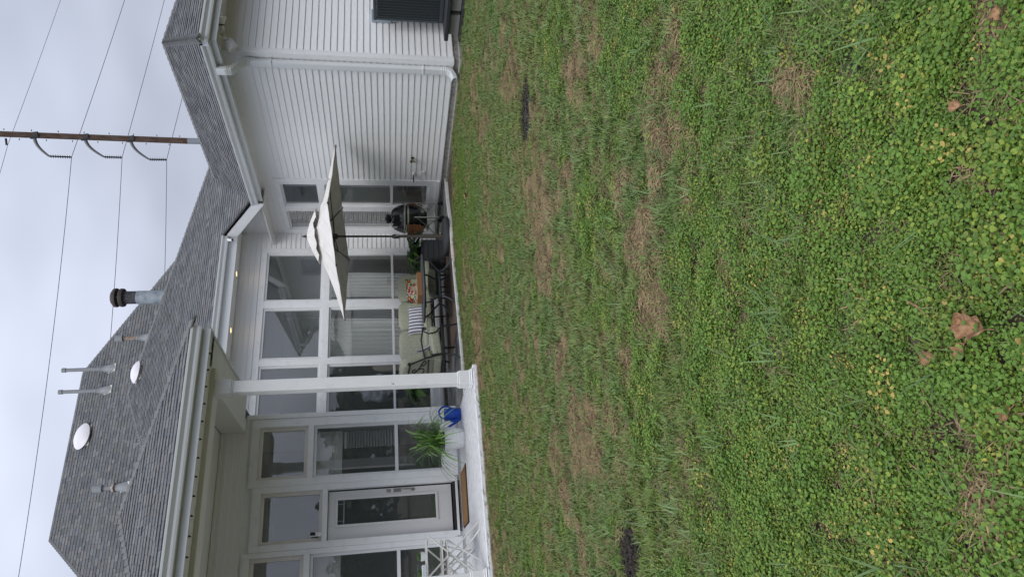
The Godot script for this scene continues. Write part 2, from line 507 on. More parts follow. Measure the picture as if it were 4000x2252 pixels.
func make_ground():
	n_big.seed = 5; n_big.frequency = 0.55; n_big.fractal_octaves = 3
	n_mid.seed = 9; n_mid.frequency = 2.6; n_mid.fractal_octaves = 3
	n_gap.seed = 23; n_gap.frequency = 5.5; n_gap.fractal_octaves = 3
	n_cl.seed = 17; n_cl.frequency = 0.9; n_cl.fractal_octaves = 3
	var g = MB.new()
	g.quad(Vector3(-150, 0, 150), Vector3(150, 0, 150), Vector3(150, 0, -150), Vector3(-150, 0, -150))
	var gm = bump(noise_mat([[0.030, 0.022, 0.014], [0.065, 0.046, 0.030], [0.115, 0.082, 0.052], [0.060, 0.062, 0.028]], [0.15, 0.42, 0.62, 0.85], 0.035, 1.7, 1.0, 51, Vector3.ONE, 512, true, 5), 0.12, 6.0, 52, 512)
	setting("ground", g, gm)

	# patio slab (its front edge runs a little askew) and the painted porch slab
	var patio = Node3D.new()
	patio.name = "patio"; patio.set_meta("kind", "structure"); add_child(patio)
	var pl = [Vector2(3.53, -10.60), Vector2(4.18, -10.66), Vector2(5.23, -10.83), Vector2(6.45, -11.06), Vector2(7.15, -11.10), Vector2(7.93, -11.35), Vector2(8.35, -11.40), Vector2(8.515, -11.43), Vector2(8.515, -13.56), Vector2(3.53, -13.56)]
	var slab = MB.new()
	slab.prism(pl, -0.25, PATIO_Y, Transform3D(Basis(Vector3(1, 0, 0), Vector3(0, 0, 1), Vector3(0, 1, 0)), Vector3.ZERO))
	put("slab", slab, M.patio, patio)
	var lip = MB.new()
	for i in 7:
		var a = Vector3(pl[i].x, 0, pl[i].y); var b = Vector3(pl[i + 1].x, 0, pl[i + 1].y)
		var d = (b - a).normalized()
		var t = Transform3D(Basis(d, Vector3.UP, d.cross(Vector3.UP)), a)
		lip.box(Vector3(0.001, -0.1, -0.05), Vector3(a.distance_to(b) - 0.001, PATIO_Y + 0.006, 0.012), 0.006, t)
	put("slab_edge", lip, M.edge_paint, patio)
	var porch = setting("porch_floor", boxm(Vector3(0.15, -0.25, -9.20), Vector3(3.52, DECK_Y, -11.70), 0.012), M.deck)
	# footing strip between the porch floor and the lawn
	put("footing", boxm(Vector3(0.15, -0.25, -9.195), Vector3(3.50, 0.018, -9.14), 0.005), M.footing, porch)
	# bare dark soil, slightly heaped
	for k in BARE_SOIL.size():
		var p = BARE_SOIL[k]
		var grid = []
		for i in 19:
			var row = []
			for j in 19:
				var u = (i / 9.0 - 1.0) * 1.25; var w = (j / 9.0 - 1.0) * 1.25
				var a = deg_to_rad(p[4])
				var x = p[0] + u * p[3] * cos(a) - w * p[2] * sin(a)
				var z = p[1] + u * p[3] * sin(a) + w * p[2] * cos(a)
				var q = clampf(1.0 - sqrt(u * u + w * w) / 1.15, 0.0, 1.0)
				row.append(Vector3(x, -0.012 + 0.03 * q + 0.022 * n_mid.get_noise_2d(x * 9, z * 9) * q, z))
			grid.append(row)
		var m = MB.new(); m.sheet(grid, true)
		var o = setting("soil_patch" if k == 0 else "soil_patch_001", m, M.soil)
		var clods = MB.new()
		var r = RandomNumberGenerator.new(); r.seed = 70 + k
		for i in 260:
			var a2 = r.randf() * TAU; var s = sqrt(r.randf())
			var u2 = s * cos(a2); var w2 = s * sin(a2); var a3 = deg_to_rad(p[4])
			var at = Vector3(p[0] + u2 * p[3] * cos(a3) - w2 * p[2] * sin(a3), 0.010 + 0.012 * (1 - s), p[1] + u2 * p[3] * sin(a3) + w2 * p[2] * cos(a3))
			var sz = r.randf_range(0.004, 0.014)
			clods.box(Vector3(-sz, -sz * 0.6, -sz * 0.8), Vector3(sz, sz * 0.6, sz * 0.8), sz * 0.4, Transform3D(Basis.from_euler(Vector3(r.randf() * 6, r.randf() * 6, r.randf() * 6)), at))
		var co = put("clods", clods, M.soil, o)
		co.set_meta("kind", "stuff")

# ---------------------------------------------------------------- house
# A wall frame: local x runs along the wall, y up, z out of the wall.
func frame_z(z): return Transform3D(Basis.IDENTITY, Vector3(0, 0, z))
func frame_side(x): return Transform3D(Basis(Vector3(0, 0, 1), Vector3(0, 1, 0), Vector3(-1, 0, 0)), Vector3(x, 0, 0))

func cut_spans(a, b, list):
	var spans = [[a, b]]
	for q in list:
		var next = []
		for s in spans:
			if q[1] <= s[0] or q[0] >= s[1]: next.append(s); continue
			if q[0] > s[0]: next.append([s[0], q[0]])
			if q[1] < s[1]: next.append([q[1], s[1]])
		spans = next
	return spans

func wall_mesh(xf, x0, x1, y0, y1, z0, z1, holes):
	var m = MB.new()
	var xs = [x0, x1]
	for h in holes:
		for q in [h[0], h[1]]:
			if q > x0 and q < x1: xs.append(q)
	xs.sort()
	for i in xs.size() - 1:
		if xs[i + 1] - xs[i] < 0.002: continue
		var mid = (xs[i] + xs[i + 1]) / 2
		var list = []
		for h in holes:
			if mid > h[0] and mid < h[1]: list.append([h[2], h[3]])
		for s in cut_spans(y0, y1, list):
			m.box(Vector3(xs[i], s[0], z0), Vector3(xs[i + 1], s[1], z1), 0.0, xf)
	return m

var board_cache = {}
func board_mesh(length):
	var key = int(round(length * 500.0))
	if board_cache.has(key): return board_cache[key]
	var l = key / 500.0
	var m = MB.new()
	# lapped board: thin at the top, standing out 14 mm at the lower edge, whose nose is rounded
	var p = [Vector2(0.001, LAP), Vector2(0.0130, 0.006), Vector2(0.0135, 0.003), Vector2(0.0122, 0.0), Vector2(0.0, 0.0)]
	for i in p.size() - 1:
		var a = p[i]; var b = p[i + 1]
		m.quad(Vector3(0, b.y, b.x), Vector3(l, b.y, b.x), Vector3(l, a.y, a.x), Vector3(0, a.y, a.x))
	m.quad(Vector3(0, 0, 0), Vector3(0, 0.003, 0.0135), Vector3(0, LAP, 0.002), Vector3(0, LAP, 0))
	m.quad(Vector3(l, 0, 0), Vector3(l, LAP, 0), Vector3(l, LAP, 0.002), Vector3(l, 0.003, 0.0135))
	board_cache[key] = m.mesh()
	return board_cache[key]

func siding(parent, xf, x0, x1, y0, y1, holes, base = 0.135):
	var k = 0
	while true:
		var y = base + k * LAP
		k += 1
		if y + LAP * 0.3 > y1: break
		if y < y0 - 0.001: continue
		var list = []
		for h in holes:
			if y + LAP * 0.55 > h[2] and y + LAP * 0.45 < h[3]: list.append([h[0], h[1]])
		for s in cut_spans(x0, x1, list):
			if s[1] - s[0] < 0.012: continue
			put("siding_board", board_mesh(s[1] - s[0]), M.vinyl, parent, xf * Transform3D(Basis.IDENTITY, Vector3(s[0], y, 0)))

func trim(xf, x0, x1, y0, y1, z0 = -0.02, z1 = 0.028, called = "window_trim", m = null):
	var b = MB.new(); b.box(Vector3(x0, y0, z0), Vector3(x1, y1, z1), 0.003, xf)
	return put(called, b, m if m != null else M.trim, house)

# a fixed or sliding light: frame, two or more panes of glass, bars at the given heights
func light_unit(xf, x0, x1, y0, y1, bars, depth = -0.055, wood = 0.030, m = null, sheets = 2):
	var f = MB.new()
	var z0 = depth - 0.03; var z1 = depth + 0.022
	f.box(Vector3(x0, y0, z0), Vector3(x0 + wood, y1, z1), 0.003, xf)
	f.box(Vector3(x1 - wood, y0, z0), Vector3(x1, y1, z1), 0.003, xf)
	f.box(Vector3(x0 + wood, y0, z0), Vector3(x1 - wood, y0 + wood, z1), 0.003, xf)
	f.box(Vector3(x0 + wood, y1 - wood, z0), Vector3(x1 - wood, y1, z1), 0.003, xf)
	var o = put("window", f, m if m != null else M.sash, house)
	var edges = [y0 + wood]
	for b in bars:
		edges.append(b[0]); edges.append(b[1])
		var q = MB.new(); q.box(Vector3(x0 + wood + 0.001, b[0], z0 + 0.002), Vector3(x1 - wood - 0.001, b[1], z1 - 0.002), 0.003, xf)
		put("meeting_rail", q, M.sash, o)
	edges.append(y1 - wood)
	for i in edges.size() / 2:
		for d in [depth + 0.002, depth - 0.016, depth - 0.028].slice(0, sheets):  # third sheet is added to strengthen the sky mirrored in upper lights
			var g = MB.new(); g.box(Vector3(x0 + wood - 0.004, edges[2 * i] - 0.004, d - 0.003), Vector3(x1 - wood + 0.004, edges[2 * i + 1] + 0.004, d), 0.0, xf)
			put("pane", g, M.pane, o)
	return o

# one more stop bead on the right hand side and top of a light, as the photograph shows
func gutter_run(a, b, out, called = "gutter"):
	# ogee gutter profile (distance out, height), swept straight from a to b (top back edge)
	var prof = [Vector2(0, 0), Vector2(0.0, -0.125), Vector2(0.075, -0.125), Vector2(0.085, -0.10), Vector2(0.088, -0.072), Vector2(0.104, -0.050), Vector2(0.120, -0.030), Vector2(0.124, -0.008), Vector2(0.124, 0.0), Vector2(0.112, 0.0), Vector2(0.108, -0.012), Vector2(0.010, -0.05)]
	var m = MB.new()
	for i in prof.size():
		var p = prof[i]; var q = prof[(i + 1) % prof.size()]
		m.poly([a + out * p.x + Vector3.UP * p.y, b + out * p.x + Vector3.UP * p.y, b + out * q.x + Vector3.UP * q.y, a + out * q.x + Vector3.UP * q.y], out * (p.y - q.y) + Vector3.UP * (q.x - p.x))
	for e in [a, b]:
		var o = (a - b) if e == a else (b - a)
		for i in range(1, prof.size() - 1):
			m.poly([e, e + out * prof[i].x + Vector3.UP * prof[i].y, e + out * prof[i + 1].x + Vector3.UP * prof[i + 1].y], o)
	return put(called, m, M.gutter, house)

func make_house():
	house = thing("house", "white clapboard single-storey house with grey shingle hip roofs", "house")
	walls()
	windows()
	door()
	eaves()
	posts()
	roofs()

func walls():
	var f1 = frame_z(PANE_Z1); var f2 = frame_z(PANE_Z2); var fs = frame_side(WALL_X); var fe = frame_z(WING_Z)
	var h1 = [[4.02, 8.00, 0.36, 3.90]]
	var w1 = put("wall", wall_mesh(f1, 3.67, 8.50, 0.12, 4.52, -0.16, -0.002, h1), M.trim, house)
	siding(w1, f1, 3.70, 8.50, 0.13, 4.45, [[3.66, 8.104, 0.13, 4.016]])
	var h2 = [[2.58, 3.44, 0.34, 3.44], [1.54, 2.37, 0.10, 3.36], [0.46, 1.38, 0.34, 3.46]]
	var w2 = put("wall", wall_mesh(f2, -4.0, 3.655, 0.0, 4.06, -0.16, -0.002, h2), M.trim, house)
	siding(w2, f2, -4.0, 3.598, 0.13, 4.03, [[0.30, 3.549, 0.13, 3.575]])
	var h3 = [[-13.42, -11.70, 0.36, 3.42]]
	var w3 = put("wall", wall_mesh(fs, -13.72, -8.22, 0.12, 3.78, -0.16, -0.002, h3), M.trim, house)
	siding(w3, fs, -13.56, -8.285, 0.13, 3.72, [[-13.60, -11.500, 0.13, 3.505]])
	# above the wing's eave the wall goes on under the raked soffit of the main roof
	var gable = MB.new()
	gable.prism([Vector2(-13.72, 3.781), Vector2(-11.96, 3.781), Vector2(-13.12, 4.47), Vector2(-13.72, 4.52)], -0.16, -0.002, fs)
	put("wall", gable, M.trim, house)
	for k in range(34, 42):
		var y = 0.135 + k * LAP
		if y > 4.40: break
		var z_end = -11.86 - maxf(0.0, (y + LAP - 3.71)) / 0.595
		put("siding_board", board_mesh(z_end + 13.56), M.vinyl, w3, fs * Transform3D(Basis.IDENTITY, Vector3(-13.56, y, 0)))
	var w4 = put("wall", wall_mesh(fe, 8.545, 13.0, 0.12, 3.80, -0.16, -0.002, []), M.trim, house)
	siding(w4, fe, 8.615, 13.0, 0.13, 3.76, [])
	# return wall between the porch wall and the main wall, the far walls
	put("wall", boxm(Vector3(3.515, 0.0, -13.56), Vector3(3.66, 4.5, -11.87)), M.vinyl, house)
	put("wall", boxm(Vector3(-4.15, 0, -20), Vector3(-4.0, 4.06, -11.86)), M.vinyl, house)
	put("wall", boxm(Vector3(-4.0, 0, -20.15), Vector3(13.0, 4.5, -20.0)), M.vinyl, house)
	put("wall", boxm(Vector3(13.0, 0, -20.0), Vector3(13.15, 3.8, -8.2)), M.vinyl, house)
	# corner posts
	var cp = MB.new()
	cp.box(Vector3(WALL_X - 0.020, 0.12, WING_Z - 0.082), Vector3(WALL_X + 0.01, 3.78, WING_Z + 0.020), 0.003)
	cp.box(Vector3(WALL_X + 0.0105, 0.12, WING_Z - 0.02), Vector3(WALL_X + 0.082, 3.78, WING_Z + 0.020), 0.003)
	put("corner_post", cp, M.trim, house)
	var cp2 = MB.new()
	cp2.box(Vector3(3.60, 0.10, PANE_Z2 - 0.10), Vector3(3.678, 3.655, PANE_Z2 + 0.022), 0.003)
	put("corner_post", cp2, M.trim, house)
	put("corner_post", boxm(Vector3(8.502, 0.13, PANE_Z1 - 0.0), Vector3(8.532, 4.45, PANE_Z1 + 0.022), 0.003), M.trim, house)
	# foundation under the walls
	put("foundation", boxm(Vector3(8.545, -0.25, -20), Vector3(13.0, 0.128, -8.215), 0.0), M.footing, house)
	put("foundation", boxm(Vector3(3.52, -0.25, -20), Vector3(8.544, 0.128, -13.60), 0.0), M.footing, house)
	put("foundation", boxm(Vector3(-4.0, -0.25, -20), Vector3(3.519, 0.125, -11.715), 0.0), M.step_paint, house)
	# concrete apron along the right wing
	put("footing_apron", boxm(Vector3(8.42, -0.2, -11.42), Vector3(8.54, 0.045, -8.12), 0.01), M.footing, house)
	put("footing_apron", boxm(Vector3(8.541, -0.2, -8.20), Vector3(13.0, 0.045, -8.08), 0.01), M.footing, house)

func windows():
	var f1 = frame_z(PANE_Z1); var f2 = frame_z(PANE_Z2); var fs = frame_side(WALL_X)
	# --- main wall: three columns, tall lower lights under square upper lights
	trim(f1, 7.988, 8.104, 0.226, 4.014)
	trim(f1, 3.68, 7.988, 3.888, 4.014)
	var cols = [[6.783, 7.988], [5.436, 6.612], [4.10, 5.293]]
	for c in cols:
		trim(f1, c[0], c[1], 2.523, 2.675)
		light_unit(f1, c[0], c[1], 2.675, 3.888, [], -0.02, 0.045, null, 3)
		light_unit(f1, c[0], c[1], 0.370, 2.523, [[1.127, 1.177]], -0.03, 0.040)
	for q in [[6.612, 6.783], [5.293, 5.436], [3.68, 4.10]]: trim(f1, q[0], q[1], 0.370, 3.888)
	trim(f1, 3.68, 7.988, 0.226, 0.370)
	trim(f1, 3.68, 8.104, 0.150, 0.226, -0.02, 0.045, "window_sill")
	# --- porch wall
	for w in [[2.56, 3.45, 2.45, 3.547, 3.56], [0.47, 1.372, 0.30, 1.452, 3.575]]:
		trim(f2, w[1], w[3], 0.23, w[4]); trim(f2, w[2], w[0], 0.23, w[4])
		trim(f2, w[0], w[1], w[4] - 0.125, w[4])
		trim(f2, w[0], w[1], 2.544, 2.637)
		trim(f2, w[0], w[1], 0.23, 0.351)
		trim(f2, w[2], w[3], 0.122, 0.23, -0.02, 0.05, "window_sill")
		light_unit(f2, w[0], w[1], 2.637, w[4] - 0.125, [], -0.045, 0.060, M.stop, 3)
		light_unit(f2, w[0], w[1], 0.351, 2.544, [[1.132, 1.189]], -0.045, 0.045)
	# --- side wall of the wing, two columns
	trim(fs, -11.680, -11.500, 0.226, 3.505)
	trim(fs, -13.562, -13.404, 0.226, 3.505)
	trim(fs, -13.404, -11.680, 3.398, 3.505)
	trim(fs, -12.649, -12.473, 0.37, 3.398)
	trim(fs, -13.404, -11.680, 0.226, 0.370)
	trim(fs, -13.562, -11.500, 0.150, 0.226, -0.02, 0.045, "window_sill")
	for c in [[-12.473, -11.680], [-13.404, -12.649]]:
		trim(fs, c[0], c[1], 2.52, 2.645)
		light_unit(fs, c[0], c[1], 2.645, 3.398, [], -0.03, 0.040)
		light_unit(fs, c[0], c[1], 0.37, 2.52, [[1.120, 1.174]], -0.035, 0.040)

func door():
	var f2 = frame_z(PANE_Z2)
	# casing, transom light, threshold
	trim(f2, 2.355, 2.448, 0.19, 3.477, -0.10, 0.034, "door_casing")
	trim(f2, 1.454, 1.556, 0.19, 3.477, -0.10, 0.034, "door_casing")
	trim(f2, 1.556, 2.355, 3.35, 3.477, -0.10, 0.034, "door_casing")
	trim(f2, 1.556, 2.355, 2.294, 2.372, -0.10, 0.034, "door_casing")
	light_unit(f2, 1.556, 2.355, 2.372, 3.35, [], -0.045, 0.055, M.stop, 3)
	trim(f2, 1.47, 2.43, 0.150, 0.189, -0.12, 0.050, "threshold", M.trim)
	trim(f2, 1.556, 2.355, 0.19, 0.232, -0.14, 0.0, "threshold", M.black)
	# the slab stands a hand's breadth ajar
	var hinge = Vector3(1.560, 0, PANE_Z2 - 0.105)
	var xf = Transform3D(Basis(Vector3.UP, deg_to_rad(2.6)), hinge)
	var d = MB.new()
	var w = 0.772
	d.box(Vector3(0, 0.255, 0), Vector3(0.215, 2.285, 0.044), 0.003, xf)
	d.box(Vector3(0.640, 0.255, 0), Vector3(w, 2.285, 0.044), 0.003, xf)
	d.box(Vector3(0.2155, 0.255, 0), Vector3(0.6395, 0.505, 0.044), 0.003, xf)
	d.box(Vector3(0.2155, 2.155, 0), Vector3(0.6395, 2.285, 0.044), 0.003, xf)
	var o = put("door", d, M.door, house)
	var bead = MB.new()
	for q in [[0.190, 0.232, 0.485, 2.175], [0.623, 0.665, 0.485, 2.175]]: bead.box(Vector3(q[0], q[2], 0.0445), Vector3(q[1], q[3], 0.062), 0.005, xf)
	for q in [[0.485, 0.527], [2.133, 2.175]]: bead.box(Vector3(0.2325, q[0], 0.0445), Vector3(0.6225, q[1], 0.062), 0.005, xf)
	put("glass_bead", bead, M.door, o)
	for z in [0.030, 0.012]:
		var g = MB.new(); g.box(Vector3(0.212, 0.50, z - 0.003), Vector3(0.644, 2.16, z), 0.0, xf)
		put("pane", g, M.pane, o)
	# leaded lines at the head of the glass
	var lead = MB.new()
	lead.box(Vector3(0.232, 2.030, 0.0305), Vector3(0.623, 2.042, 0.034), 0.0, xf)
	lead.box(Vector3(0.290, 2.0425, 0.0305), Vector3(0.298, 2.133, 0.034), 0.0, xf)
	lead.box(Vector3(0.560, 2.0425, 0.0305), Vector3(0.568, 2.133, 0.034), 0.0, xf)
	put("lead_strip", lead, M.grey_metal, o)
	var bolt = MB.new()
	bolt.box(Vector3(0.700, 1.270, 0.0445), Vector3(0.754, 1.345, 0.052), 0.006, xf)
	bolt.lathe([Vector2(0.0, 0.0), Vector2(0.022, 0.0), Vector2(0.022, 0.014), Vector2(0.0, 0.018)], xf * Transform3D(Basis(Vector3.RIGHT, PI / 2), Vector3(0.727, 1.308, 0.052)), 16)
	put("deadbolt", bolt, M.nickel, o)
	var hd = MB.new()
	hd.box(Vector3(0.696, 1.10, 0.0445), Vector3(0.758, 1.225, 0.053), 0.008, xf)
	hd.box(Vector3(0.704, 0.865, 0.0445), Vector3(0.750, 0.935, 0.053), 0.008, xf)
	hd.tube([Vector3(0.727, 1.135, 0.053), Vector3(0.727, 1.12, 0.09), Vector3(0.727, 1.06, 0.108), Vector3(0.727, 0.97, 0.104), Vector3(0.727, 0.91, 0.085), Vector3(0.727, 0.90, 0.053)], [0.010, 0.011, 0.012, 0.012, 0.011, 0.010], 8, true, xf)
	hd.box(Vector3(0.715, 1.165, 0.053), Vector3(0.739, 1.185, 0.085), 0.005, xf)
	put("handle", hd, M.nickel, o)

func eaves():
	# right wing: gutter along the side and the end, soffit and fascia
	gutter_run(Vector3(8.165, 3.93, -7.66), Vector3(8.165, 3.93, -11.80), Vector3(-1, 0, 0))
	gutter_run(Vector3(8.041, 3.93, -7.664), Vector3(13.0, 3.93, -7.664), Vector3(0, 0, 1))
	put("fascia", boxm(Vector3(8.166, 3.72, -11.80), Vector3(8.19, 3.93, -7.69)), M.gutter, house)
	put("fascia", boxm(Vector3(8.166, 3.72, -7.689), Vector3(13.0, 3.93, -7.666)), M.gutter, house)
	var z = -13.55
	while z < -7.70:
		put("soffit_board", boxm(Vector3(8.191, 3.775, z), Vector3(8.529, 3.790, min(z + 0.098, -7.70)), 0.003), M.soffit, house)
		z += 0.1
		if z > -11.82 and z < -11.75 and false: break
	var x = 8.545
	while x < 12.9:
		put("soffit_board", boxm(Vector3(x, 3.775, -8.20), Vector3(x + 0.098, 3.790, -7.70), 0.003), M.soffit, house)
		x += 0.1
	# main back eave
	gutter_run(Vector3(2.8, 4.74, -13.10), Vector3(8.10, 4.74, -13.10), Vector3(0, 0, 1))
	put("fascia", boxm(Vector3(2.8, 4.44, -13.13), Vector3(8.13, 4.73, -13.105)), M.gutter, house)
	x = 2.9
	while x < 8.48:
		put("soffit_board", boxm(Vector3(x, 4.452, -13.56), Vector3(x + 0.148, 4.468, -13.132), 0.003), M.soffit, house)
		x += 0.15
	# raked board where the main roof runs down to the wing's eave
	var rk = MB.new()
	rk.poly([Vector3(8.105, 4.46, -13.10), Vector3(8.105, 3.70, -11.83), Vector3(8.105, 3.90, -11.80), Vector3(8.105, 4.70, -13.10)], Vector3(-1, 0, 0))
	rk.poly([Vector3(8.13, 4.46, -13.10), Vector3(8.13, 3.70, -11.83), Vector3(8.13, 3.90, -11.80), Vector3(8.13, 4.70, -13.10)], Vector3(1, 0, 0))
	rk.poly([Vector3(8.105, 4.46, -13.10), Vector3(8.105, 3.70, -11.83), Vector3(8.13, 3.70, -11.83), Vector3(8.13, 4.46, -13.10)], Vector3(0, -1, 0))
	rk.poly([Vector3(8.105, 3.90, -11.80), Vector3(8.105, 3.70, -11.83), Vector3(8.13, 3.70, -11.83), Vector3(8.13, 3.90, -11.80)], Vector3(0, 0, 1))
	put("rake_board", rk, M.trim, house)
	var rs = MB.new()
	rs.quad(Vector3(8.132, 4.462, -13.13), Vector3(8.132, 3.71, -11.84), Vector3(8.528, 3.71, -11.84), Vector3(8.528, 4.462, -13.13))
	put("rake_soffit", rs, M.soffit, house)
	# porch: gutter, fascia, soffit, beam, ceiling
	gutter_run(Vector3(-0.10, 3.885, -8.905), Vector3(4.06, 3.885, -8.905), Vector3(0, 0, 1))
	put("fascia", boxm(Vector3(-0.10, 3.66, -8.935), Vector3(4.06, 3.88, -8.908)), M.gutter, house)
	put("fascia", boxm(Vector3(4.035, 3.66, -11.6), Vector3(4.06, 3.86, -8.936)), M.gutter, house)
	x = -0.08
	while x < 4.0:
		put("soffit_board", boxm(Vector3(x, 3.680, -9.215), Vector3(x + 0.148, 3.695, -8.937), 0.003), M.soffit, house)
		x += 0.15
	z = -11.66
	while z < -9.25:
		put("soffit_board", boxm(Vector3(3.602, 3.680, z), Vector3(4.034, 3.695, z + 0.148), 0.003), M.soffit, house)
		z += 0.15
	put("beam", boxm(Vector3(0.2, 3.62, -9.47), Vector3(3.60, 4.05, -9.22), 0.006), M.soffit, house)
	put("beam", boxm(Vector3(3.38, 3.66, -11.685), Vector3(3.60, 4.05, -9.475), 0.006), M.soffit, house)
	z = -11.69
	while z < -9.5:
		put("ceiling_board", boxm(Vector3(0.2, 4.052, z), Vector3(3.376, 4.066, z + 0.098), 0.003), M.soffit, house)
		z += 0.1
	put("ceiling_rail", boxm(Vector3(-0.4, 3.99, -11.683), Vector3(3.376, 4.045, -11.655), 0.004), M.soffit, house)
	for k in 15:
		var cx = 3.72 - k * 0.235
		var m = MB.new()
		m.tube([Vector3(cx, 3.683, -8.99), Vector3(cx + 0.004, 3.658, -8.985), Vector3(cx - 0.004, 3.64, -8.99)], [0.012, 0.014, 0.004], 6)
		put("light_clip", m, M.black, house)
	# downspout at the wing's corner, with two elbows and a shoe
	var pts = [Vector3(8.10, 3.82, -8.20), Vector3(8.10, 3.70, -8.20), Vector3(8.13, 3.62, -8.22), Vector3(8.30, 3.53, -8.27), Vector3(8.42, 3.46, -8.32), Vector3(8.462, 3.38, -8.345), Vector3(8.466, 3.25, -8.365), Vector3(8.466, 0.34, -8.365), Vector3(8.464, 0.24, -8.365), Vector3(8.44, 0.17, -8.37), Vector3(8.38, 0.125, -8.40), Vector3(8.33, 0.11, -8.42)]
	var ds = MB.new()
	# oblong pipe: wide along the wall, corrugated at the elbows
	var rings = []
	for i in pts.size() - 1:
		var elbow = (i >= 1 and i < 6) or (i >= 7 and i < 11)
		var n = 6 if elbow else 1
		for q in n: rings.append([pts[i].lerp(pts[i + 1], float(q) / n), 1.0 + (0.07 if elbow and q % 2 == 1 else 0.0)])
	rings.append([pts[-1], 1.0])
	var loops = []
	for i in rings.size():
		var p = rings[i][0]
		var d = (rings[min(i + 1, rings.size() - 1)][0] - rings[max(i - 1, 0)][0]).normalized()
		var side = Vector3(0, 0, 1); side = (side - d * side.dot(d)).normalized()
		var out = d.cross(side).normalized()
		var loop = []
		for k in 16:
			var g = TAU * k / 16
			var u = signf(cos(g)) * pow(absf(cos(g)), 0.35); var v = signf(sin(g)) * pow(absf(sin(g)), 0.35)
			loop.append(p + side * u * 0.066 * rings[i][1] + out * v * 0.042 * rings[i][1])
		loops.append(loop)
	for i in loops.size() - 1:
		for k in 16: ds.quad(loops[i][k], loops[i][(k + 1) % 16], loops[i + 1][(k + 1) % 16], loops[i + 1][k])
	put("downspout", ds, M.gutter, house)
	for y in [3.05, 0.62]:
		put("downspout_strap", boxm(Vector3(8.418, y, -8.438), Vector3(8.520, y + 0.03, -8.292), 0.003), M.gutter, house)

func posts():
	for px in [3.335, 0.62]:
		var o = put("porch_post", boxm(Vector3(px - 0.083, 0.30, -9.42), Vector3(px + 0.083, 3.38, -9.25), 0.006), M.trim, house)
		var plinth = MB.new()
		plinth.box(Vector3(px - 0.103, 0.125, -9.44), Vector3(px + 0.103, 0.275, -9.23), 0.005)
		plinth.box(Vector3(px - 0.094, 0.2755, -9.431), Vector3(px + 0.094, 0.2995, -9.239), 0.008)
		plinth.box(Vector3(px - 0.115, 0.1005, -9.452), Vector3(px + 0.115, 0.1245, -9.218), 0.008)
		plinth.box(Vector3(px - 0.128, DECK_Y + 0.002, -9.455), Vector3(px + 0.128, 0.100, -9.205), 0.012)
		put("plinth", plinth, M.trim, o)
		var cap = MB.new()
		cap.box(Vector3(px - 0.103, 3.405, -9.44), Vector3(px + 0.103, 3.618, -9.23), 0.005)
		cap.box(Vector3(px - 0.092, 3.3805, -9.43), Vector3(px + 0.092, 3.4045, -9.24), 0.008)
		put("capital", cap, M.trim, o)
	# flake of old blue paint on the near post
	var flake = MB.new()
	flake.prism([Vector2(3.268, 1.205), Vector2(3.296, 1.21), Vector2(3.276, 1.225), Vector2(3.308, 1.240), Vector2(3.270, 1.238)], -9.2499, -9.2482)
	put("paint_chip", flake, M.galv, house)

# ---------------------------------------------------------------- roofs
# Lay shingles on a plane. o: point on the eave line at a = 0, e: along the eave, s: up the slope, n: normal; lo(b), hi(b): extent at distance b up the slope.
var single_left = 290

func shingle_plane(o, e, s, n, length, lo, hi, seed_, singles, deck):
	var r = RandomNumberGenerator.new(); r.seed = seed_
	var mass = MB.new(); mass.use_c = true
	var exp_ = 0.143
	var rows = int(ceil(length / exp_))
	for k in rows:
		var b0 = k * exp_; var b1 = min(b0 + exp_ * 1.12, length + 0.02)
		var a0 = min(lo.call(b0), lo.call(b1)); var a1 = max(hi.call(b0), hi.call(b1))
		var a = a0 - r.randf() * 0.3
		var up_row = r.randf_range(-0.003, 0.003)
		while a < a1:
			var w = r.randf_range(0.09, 0.235)
			var t = r.randi() % 6
			var thick = r.randf_range(0.011, 0.015) + (0.005 if r.randf() < 0.45 else 0.0)
			var p = []
			for q in [[a + 0.003, b0 + up_row], [a + w - 0.003, b0 + up_row], [a + w - 0.003, b1], [a + 0.003, b1]]:
				p.append(Vector2(clampf(q[0], lo.call(q[1]), max(lo.call(q[1]), hi.call(q[1]))), q[1]))
			a += w
			if p[1].x - p[0].x < 0.01 and p[2].x - p[3].x < 0.01: continue
			var one = singles and single_left > 0 and (p[1].x - p[0].x) > 0.05
			var m = MB.new() if one else mass
			if not one:
				var q = SHINGLE[t]; var v = r.randf_range(0.85, 1.12)
				m.tint = Color(q.r * v, q.g * v, q.b * v)
			var at = func(pp, h): return o + e * pp.x + s * pp.y + n * h
			var t0 = at.call(p[0], thick); var t1 = at.call(p[1], thick); var t2 = at.call(p[2], 0.003); var t3 = at.call(p[3], 0.003)
			var d0 = at.call(p[0], 0.0005); var d1 = at.call(p[1], 0.0005); var d2 = at.call(p[2], 0.0005); var d3 = at.call(p[3], 0.0005)
			m.quad(t0, t1, t2, t3); m.quad(d0, d1, t1, t0)
			m.quad(d1, d2, t2, t1); m.quad(d3, d0, t0, t3)
			if one:
				single_left -= 1
				put("shingle", m, M.shingle[t], deck)
	if mass.v.size() > 0:
		var c = put("shingles", mass, M.shingles, deck)
		c.set_meta("kind", "stuff")

func deck_sheet(pts, n, called = "roof"):
	var m = MB.new()
	m.poly(pts, n)
	var lower = []
	for p in pts: lower.append(p - n * 0.03)
	m.poly(lower, -n)
	for i in pts.size():
		var j = (i + 1) % pts.size()
		m.quad(lower[i], lower[j], pts[j], pts[i])
	return put(called, m, M.deck_felt, house)

